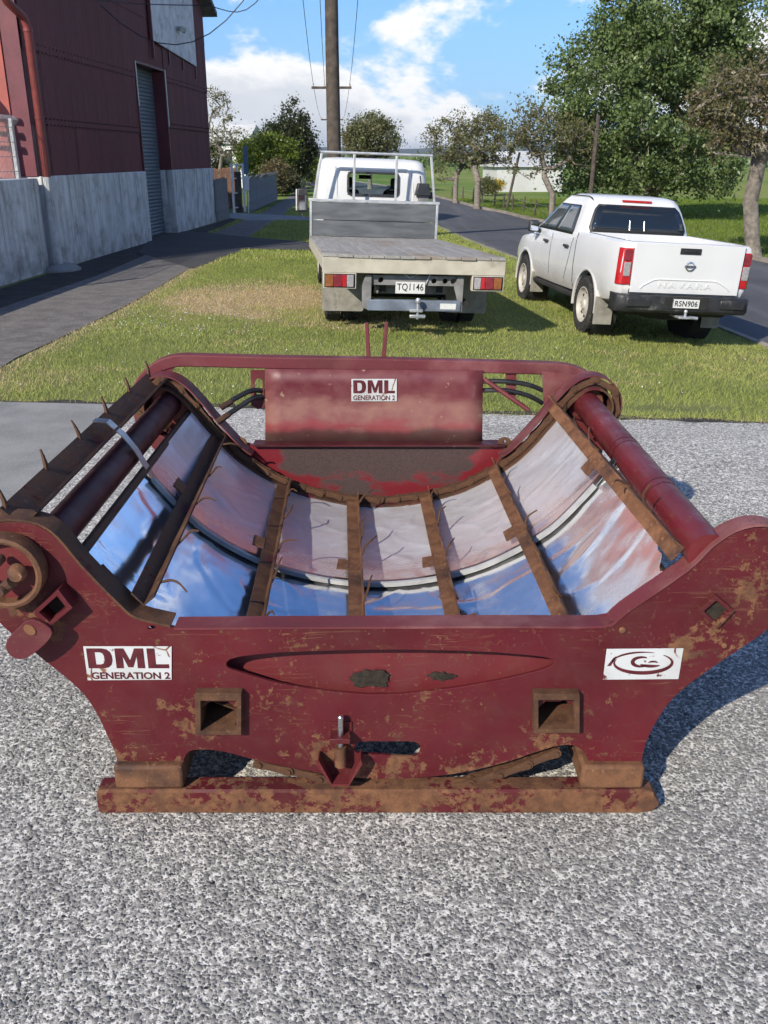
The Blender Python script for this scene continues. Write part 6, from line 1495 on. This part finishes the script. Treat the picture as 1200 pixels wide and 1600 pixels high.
# tail lights
for s in (-1, 1):
    sec = []
    pl = [(.735, .0), (.835, .0), (.875, .035), (.897, .11), (.74, .11)]
    mb = MB(); z0, z1 = .80, 1.24
    for nm, a_, b_, mt in (('tail_light', .80, 1.245, 'red_lens'),):
        mb = MB(); n = len(pl); mb.add([(s * x, TY - .012 + y, a_) for x, y in pl] + [(s * (x - (.0 if b_ < 1.2 else .01)), TY - .012 + y + .006, b_) for x, y in pl], [tuple(range(n)), tuple(range(n, 2 * n))] + [(i, (i + 1) % n, n + (i + 1) % n, n + i) for i in range(n)])
        mb.build(nm, M[mt], ute, bevel=.008)
    MB().box((s * .725, TY - .006, .79), (s * .735, TY + .05, 1.25)).build('light_surround', M['underbody'], ute)
    MB().box((s * .752, TY - .020, .905), (s * .838, TY - .010, 1.075)).build('reverse_lens', M['clear_lens'], ute, bevel=.006)
    MB().box((s * .752, TY - .017, 1.095), (s * .85, TY - .010, 1.225)).build('stop_lens', M['dull_red_lens'], ute, bevel=.006)
    P = [(s * (float(np.interp(z, [.50, .62, .85, 1.03, 1.22, 1.30], [.93, .985, 1, .995, .985, .962])) * .8985 + .0015), .615, z) for z in np.linspace(.56, 1.315, 12)]
    MB().sweep(P, [(-.007, -.002), (.007, -.002), (.007, .002), (-.007, .002)], (0, 1, 0)).build('tub_gap', M['underbody'], ute)
# rear bumper with step
mb = MB(); P = [(-.905, -.98), (-.90, -1.16), (-.87, -1.235), (-.80, -1.275), (-.45, -1.295), (.45, -1.295), (.80, -1.275), (.87, -1.235), (.90, -1.16), (.905, -.98)]
n = len(P); lay = []
for z, o_ in ((.475, -.035), (.51, 0), (.60, .004), (.672, .0), (.69, -.02)): lay.append([(x * (1 + o_ * .1), y - o_ * 1.0, z) for x, y in P] + [(x * .92, -.98, z) for x, y in P[::-1][:1] + P[:1]])
bump_ = ringloft(lay).build('rear_bumper', M['black_plastic'], ute, ang=40)
for s in (-1, 1): MB().box((s * .46, -1.305, .54), (s * .80, -1.26, .665)).build('bumper_step', M['black_plastic'], bump_, bevel=.02)
MB().box((-.30, -1.303, .53), (.30, -1.27, .69)).build('plate_recess', M['underbody'], bump_, bevel=.006)
np_ = MB().box((-.18, -1.3085, .545), (.18, -1.3035, .667)).build('number_plate', M['plate_white'], bump_, bevel=.001)
def plate_text(txt, parent, loc, w, h, bold=.0020):
    me = text_mesh(txt, .1, M['ink'], .0006, bold, 1, 0, 1.08); obj('plate_lettering', me, parent, loc, (0, 0, 0), (w / me['w'], 1, h / me['h']))
plate_text('RSN906', np_, (0, -1.3092, .606), .305, .072)
mb = MB(); bw = .006
for a_, b_ in (((-.18, .667 - bw), (.18, .667)), ((-.18, .545), (.18, .545 + bw)), ((-.18, .545 + bw), (-.18 + bw, .667 - bw)), ((.18 - bw, .545 + bw), (.18, .667 - bw))):
    MB().box((a_[0], -1.3098, a_[1]), (b_[0], -1.3087, b_[1])).build('plate_border', M['ink'], np_, smooth=False)
# tow bar, spare, underbody, flaps
MB().tube([(-.55, -1.05, .46), (.55, -1.05, .46)], .035, 10).build('tow_bar', M['underbody'], ute)
th = MB(); th.box((-.09, -1.36, .42), (.09, -1.04, .45)); tb = th.build('tow_hitch', M['galv'], ute, bevel=.006)
MB().tube([(-.0, -1.33, .45), (-.0, -1.33, .50)], .018, 10).build('hitch_stem', M['galv'], tb); MB().lathe([(.001, .0), (.02, .003), (.026, .02), (.02, .04), (.001, .046)], 14, Matrix.Translation((0, -1.33, .49)), close=False).build('tow_ball', M['galv'], tb)
MB().tube([(.06, -1.33, .44), (.17, -1.33, .43)], .02, 8).build('hitch_pin', M['galv'], tb)
MB().box((-.72, -1.02, .40), (.72, 3.7, .58)).build('underbody', M['underbody'], ute, bevel=.05)
MB().tube([(-.62, 0, .37), (.62, 0, .37)], .06, 12).build('rear_axle', M['underbody'], ute)
MB().lathe([(.12, -.1), (.30, -.1), (.36, 0), (.30, .1), (.12, .1)], 24, Matrix.Translation((0, -.62, .44))).build('spare_wheel', M['tyre'], ute)
for s in (-1, 1):
    MB().box((s * .775 - .13, -.505, .19), (s * .775 + .13, -.49, .56)).build('mud_flap', M['flap'], ute, bevel=.004)
    MB().box((s * .79 - .11, 2.63, .22), (s * .79 + .11, 2.645, .55)).build('mud_flap', M['flap'], ute, bevel=.004)
    MB().box((s * .76 - .12, .50, .40), (s * .76 + .12, 2.62, .47)).build('sill', M['underbody'], ute, bevel=.02)
    wheel(ute, s * .785, 0, .385, .255, s, M['rim']); wheel(ute, s * .785, 3.15, .385, .255, s, M['rim'])

# ---- flatbed truck
c = atG(622, 499)
TRZ = R(6.2)
trk = thing('flatbed_truck', 'old white flatbed truck parked on the verge, seen from behind', 'truck', (c.x, c.y, c.z), (0, R(1.9), TRZ), None, 1.0)
DR, DF, DZ = -1.42, 3.75, .99
tilt = -.038
def dz(y): return DZ + (y - DR) * tilt
HW = 1.12
npl = 12; w = 2 * HW / npl
for i in range(npl):
    x0 = -HW + i * w + .003; x1 = x0 + w - .006; j = random.uniform(-.003, .004)
    e = random.uniform(-.015, .01)
    MB().hexa([(x0, DR + e, dz(DR) - .035 + j), (x1, DR + e, dz(DR) - .035 + j), (x1, DF, dz(DF) - .035 + j), (x0, DF, dz(DF) - .035 + j), (x0, DR + e, dz(DR) + j), (x1, DR + e, dz(DR) + j), (x1, DF, dz(DF) + j), (x0, DF, dz(DF) + j)]).build('deck_plank', M['deck'], trk, bevel=.004)
rb = MB().box((-HW, DR + .012, DZ - .215), (HW, DR + .06, DZ - .037)).build('rear_beam', M['cream_steel'], trk, bevel=.008)
for s in (-1, 1):
    xa, xb = (s * HW - .0, s * (HW - .05)); xa, xb = min(xa, xb), max(xa, xb)
    MB().hexa([(xa, DR + .062, dz(DR) - .18), (xb, DR + .062, dz(DR) - .18), (xb, DF, dz(DF) - .18), (xa, DF, dz(DF) - .18), (xa, DR + .062, dz(DR) - .037), (xb, DR + .062, dz(DR) - .037), (xb, DF, dz(DF) - .037), (xa, DF, dz(DF) - .037)]).build('side_rail', M['cream_steel'], trk, bevel=.006)
for y in np.linspace(DR + .5, DF - .2, 8): MB().box((-HW + .05, y - .03, dz(y) - .15), (HW - .05, y + .03, dz(y) - .040)).build('cross_bearer', M['underbody'], trk)
# lamp clusters
for s in (-1, 1):
    cx = s * (HW - .21); x0, x1 = cx - .185, cx + .185
    bxl = MB().box((x0 - .015, DR + .0, DZ - .40), (x1 + .015, DR + .09, DZ - .2155)).build('lamp_box', M['cream_steel'], trk, bevel=.006)
    MB().box((x0, DR - .004, DZ - .385), (x1, DR - .0005, DZ - .225)).build('lamp_back', M['underbody'], bxl)
    cols = ['amber_lens', 'dull_red_lens', 'red_lens', 'clear_lens']; wd = [.10, .105, .055, .085]
    if s > 0: cols, wd = cols[::-1], wd[::-1]
    xx = x0 + .010
    for cn, ww in zip(cols, wd):
        MB().box((xx, DR - .024, DZ - .375), (xx + ww - .004, DR - .0045, DZ - .235)).build('lens', M[cn], bxl, bevel=.005); xx += ww
# headboard: two boards in a galvanised frame, and ladder rack above
hb0, hb1 = dz(DF), dz(DF) + .57
for k, (a_, b_) in enumerate(((.0, .265), (.272, .565))): MB().box((-HW + .03, DF - .04, hb0 + a_ + .006), (HW - .03, DF - .01, hb0 + b_)).build('headboard_plank', M['grey_board'], trk, bevel=.003)
MB().box((-HW - .01, DF - .055, hb1), (HW + .01, DF + .03, hb1 + .045)).build('headboard_cap', M['alloy'], trk, bevel=.006)
for s in (-1, 1): MB().box((s * (HW - .028) - .02, DF - .05, hb0 - .03), (s * (HW - .028) + .02, DF + .0, hb1)).build('headboard_post', M['alloy'], trk, bevel=.004)
rt = hb1 + .045; RT = rt + .72
for xb_, xt_ in ((-1.04, -.91), (-.36, -.36), (.36, .36), (1.04, .95)):
    MB().hexa([(xb_ - .02, DF - .02, rt), (xb_ + .02, DF - .02, rt), (xb_ + .02, DF + .02, rt), (xb_ - .02, DF + .02, rt), (xt_ - .02, DF - .02, RT), (xt_ + .02, DF - .02, RT), (xt_ + .02, DF + .02, RT), (xt_ - .02, DF + .02, RT)]).build('rack_post', M['alloy'], trk, bevel=.005)
MB().tube([(-.93, DF, RT + .02), (.97, DF, RT + .02)], .022, 8).build('rack_rail', M['alloy'], trk)
# cab
CY0, CY1 = DF + .28, DF + 1.95
secs = []
for z, w_, a_, b_, r_ in ((.50, .96, .02, 1.62, .10), (.60, .985, .0, 1.66, .12), (1.10, .99, -.0, 1.67, .14), (1.45, .975, .01, 1.60, .15), (1.75, .945, .035, 1.45, .16), (1.95, .915, .07, 1.30, .17), (2.02, .88, .11, 1.22, .17), (2.06, .80, .19, 1.12, .17), (2.075, .62, .32, .98, .16)):
    secs.append(rrect(w_, CY0 + a_, CY0 + b_, r_, z))
cabo = ringloft(secs).build('cab', M['cab_white'], trk, ang=50)
CZ = [.5, .6, 1.1, 1.45, 1.75, 1.95, 2.02]; CA = [.02, 0, 0, .01, .035, .07, .11]
ca = lambda z: CY0 + float(np.interp(z, CZ, CA))
cm = MB().box((-.445, CY0 - .2, 1.47), (.445, CY0 + .20, 1.845)); 
cutb = MB().hexa([(-.80, CY0 + .20, 1.20), (.80, CY0 + .20, 1.20), (.80, CY0 + 1.35, 1.20), (-.80, CY0 + 1.35, 1.20), (-.72, CY0 + .22, 1.88), (.72, CY0 + .22, 1.88), (.72, CY0 + 1.10, 1.88), (-.72, CY0 + 1.10, 1.88)])
cut(cabo, cutb); cut(cabo, MB().box((-.445, CY0 - .2, 1.47), (.445, CY0 + .3, 1.845)))
cut(cabo, MB().hexa([(-.66, CY0 + 1.0, 1.30), (.66, CY0 + 1.0, 1.30), (.66, CY0 + 2.0, 1.30), (-.66, CY0 + 2.0, 1.30), (-.62, CY0 + .9, 1.84), (.62, CY0 + .9, 1.84), (.62, CY0 + 1.9, 1.84), (-.62, CY0 + 1.9, 1.84)])); finish(cabo.data, True, 45)
# rear window seal and pane
def ringrect(w, h, cx, cz, r, n=6): return [(x + cx, z + cz) for x, z, _ in [(p[0], p[1], 0) for p in rrect(w, -h, h, r, 0, n)]]
tz = math.atan2(.03, .37)
def on_back(name, outer, holes, thick, mat, off, parent):
    o = obj(name, plate_mesh(name, outer, holes, thick, mat, .003), parent, (0, ca(1.657) - off, 1.657), (-tz, 0, 0)); return o
on_back('window_seal', ringrect(.455, .197, 0, 0, .08), [ringrect(.425, .167, 0, 0, .065)], .03, M['black_plastic'], .008, trk)
on_back('rear_window', ringrect(.43, .172, 0, 0, .065), [], .004, M['clear_glass'], .0, trk)
fp_ = on_back('pressed_panel', ringrect(.66, .275, 0, -.015, .10), [ringrect(.63, .245, 0, -.015, .08)], .006, M['cab_white'], .006, trk)
for x in (-.42, 0, .42): obj('pressed_panel', plate_mesh('pressed_panel', ringrect(.17, .085, x, 1.26, .04), [ringrect(.145, .06, x, 1.26, .03)], .008, M['cab_white'], .003), trk, (0, CY0 - .002, 0))
for s in (-1, 1): MB().tube([(s * .70, ca(1.0) + .02, 1.0), (s * .715, ca(1.5), 1.5), (s * .66, ca(1.93) + .0, 1.93)], .012, 8).build('cab_bead', M['cab_white'], trk)
# seats and dash seen through the glass
for s in (-1, 1):
    st_ = MB().box((s * .45 - .23, CY0 + .28, 1.21), (s * .45 + .23, CY0 + .40, 1.56)).build('seat', M['underbody'], trk, bevel=.05)
    MB().box((s * .45 - .11, CY0 + .30, 1.58), (s * .45 + .11, CY0 + .38, 1.76)).build('headrest', M['underbody'], st_, bevel=.03)
mb = MB().lathe([(.165, -.012), (.185, -.012), (.185, .012), (.165, .012), (.165, -.012)], 24, Matrix.Translation((.45, CY0 + .95, 1.42)) @ Matrix.Rotation(R(55), 4, 'X'), close=False); mb.build('steering_wheel', M['underbody'], trk)
MB().box((-.17, CY0 + 1.0, 1.72), (.05, CY0 + 1.03, 1.79)).build('interior_mirror', M['underbody'], trk)
# snorkel, mirrors, chassis
sn = MB().box((.79, CY0 - .16, 1.13), (.96, CY0 - .03, 1.56)).build('snorkel', M['timber_grey'], trk, bevel=.01)
MB().hexa([(.72, CY0 - .22, 1.50), (.99, CY0 - .22, 1.50), (.99, CY0 - .02, 1.50), (.72, CY0 - .02, 1.50), (.76, CY0 - .20, 1.70), (.95, CY0 - .20, 1.70), (.95, CY0 - .04, 1.70), (.76, CY0 - .04, 1.70)]).build('intake_head', M['black_plastic'], sn, bevel=.015)
MB().tube([(.82, CY0 - .1, 1.70), (.80, CY0 - .1, 1.82)], .012, 6).build('aerial', M['black_plastic'], sn)
for s in (-1, 1):
    my = CY0 + 1.25
    mo = MB().box((s * 1.20 - .10, my - .02, 1.10), (s * 1.20 + .10, my + .05, 1.52)).build('wing_mirror', M['black_plastic'], trk, bevel=.03)
    MB().box((s * 1.20 - .075, my - .026, 1.14), (s * 1.20 + .075, my - .0205, 1.40)).build('mirror_glass', M['mirror_glass'], mo); MB().box((s * 1.20 - .12, my + .03, 1.12), (s * 1.20 - .09, my + .09, 1.50)).build('mirror_shell', M['cab_white'], mo, bevel=.01)
    MB().tube([(s * .97, my + .05, 1.55), (s * 1.20, my + .03, 1.60), (s * 1.20, my + .03, 1.02), (s * .98, my + .05, 1.0)], .015, 8).build('mirror_arm', M['black_plastic'], mo)
    ch = MB().box((s * .36 - .035, DR + .25, .52), (s * .36 + .035, CY1, .70)).build('chassis_rail', M['underbody'], trk)
# rear cross member with holes, plate, tow bar
hol = [[(x + .035 * math.cos(t), .685 + .035 * math.sin(t)) for t in np.linspace(0, 6.28, 15)[:-1]] for x in (-.40, .26, .40, .50)]
MB().box((-.46, DR + .32, .50), (.46, DR + .34, .60)).build('guard_plate', M['flap'], trk)
obj('cross_member', plate_mesh('cross_member', [(-.50, .63), (.58, .63), (.58, .745), (-.50, .745)], hol, .05, M['timber_grey'], .002), trk, (0, DR + .15, 0))
for x in (-.57, .57): obj('side_plate', plate_mesh('side_plate', [(x - .055 * (1 if x < 0 else -.3), .36), (x + .05, .32), (x + .05, .745), (x - .02, .745), (x - .06, .62)], [], .012, M['timber_grey'], .002), trk, (0, DR + .09, 0))
tbm = MB().box((-.56, DR + .06, .325), (.60, DR + .16, .455)).build('tow_bar', M['timber_blue'], trk, bevel=.008)
MB().box((.34, DR + .0545, .355), (.54, DR + .0595, .425)).build('reflector', M['plate_white'], tbm, bevel=.001)
MB().box((-.05, DR - .06, .33), (.11, DR + .07, .365)).build('tongue', M['galv'], tbm, bevel=.005); MB().lathe([(.018, -.10), (.018, .09), (.03, .1), (.036, .125), (.026, .15), (.001, .155)], 12, Matrix.Translation((.05, DR - .03, .345))).build('tow_ball', M['galv'], tbm)
MB().box((-.05, DR - .05, .255), (.15, DR - .01, .30)).build('coupling', M['galv'], tbm, bevel=.012)
tp = MB().box((-.22, DR + .085, .535), (.145, DR + .090, .675)).build('number_plate', M['plate_white'], trk, bevel=.001)
plate_text('TQ1146', tp, (-.0375, DR + .0838, .607), .325, .098, .001)
MB().tube([(.22, DR + .13, .79), (.15, DR + .10, .64)], .008, 6).build('cable', M['galv'], trk); MB().tube([(-.15, DR + .13, .80), (-.05, DR + .10, .72), (.1, DR + .12, .78)], .008, 6).build('cable', M['galv'], trk)
MB().tube([(.67, DR + .7, .46), (.67, DR + .10, .42)], .035, 10).build('exhaust_pipe', M['underbody'], trk)
# mud flaps, wheels
for s in (-1, 1):
    fo = obj('mud_flap', plate_mesh('mud_flap', ringrect(.27, .29, 0, 0, .03, 3), [], .012, M['flap'], .002), trk, (s * .815, -.60, .49), (R(-2), 0, 0))
    if s < 0:
        MB().lathe([(.055, 0), (.055, .006), (.001, .007)], 20, Matrix.Translation((-.19, -.008, .235)) @ Matrix.Rotation(R(90), 4, 'X')).build('reflector', M['dull_red_lens'], fo)
    wheel(trk, s * .92, 0, .375, .20, s, M['rim']); wheel(trk, s * .69, 0, .375, .20, s, M['rim']); wheel(trk, s * .86, 3.9, .375, .20, s, M['rim'])
MB().tube([(-.7, 0, .375), (.7, 0, .375)], .07, 12).build('rear_axle', M['underbody'], trk)
MB().box((-.70, CY0 + .1, .40), (.70, CY1 - .35, .56)).build('cab_floor', M['underbody'], trk)
for s in (-1, 1): MB().box((s * .62 - .18, .9, .45), (s * .62 + .18, 1.9, .75)).build('tool_box', M['underbody'], trk, bevel=.02)
# ------------------------------------------------------------------ air
HAZE = 0.00016
q = NT('air'); q.t.nodes.remove(q.b); pv = q.t.nodes.new('ShaderNodeVolumePrincipled'); pv.inputs['Color'].default_value = (0.75, 0.85, 1.0, 1); pv.inputs['Density'].default_value = HAZE; pv.inputs['Anisotropy'].default_value = 0.2
q.link(pv.outputs[0], q.out.inputs['Volume'])
hz = MB().box((-3200, -450, -3), (3200, 6100, 75)).build('haze', q.m, smooth=False); tag(hz, 'thin pale summer haze over the whole place', 'haze', kind='stuff')
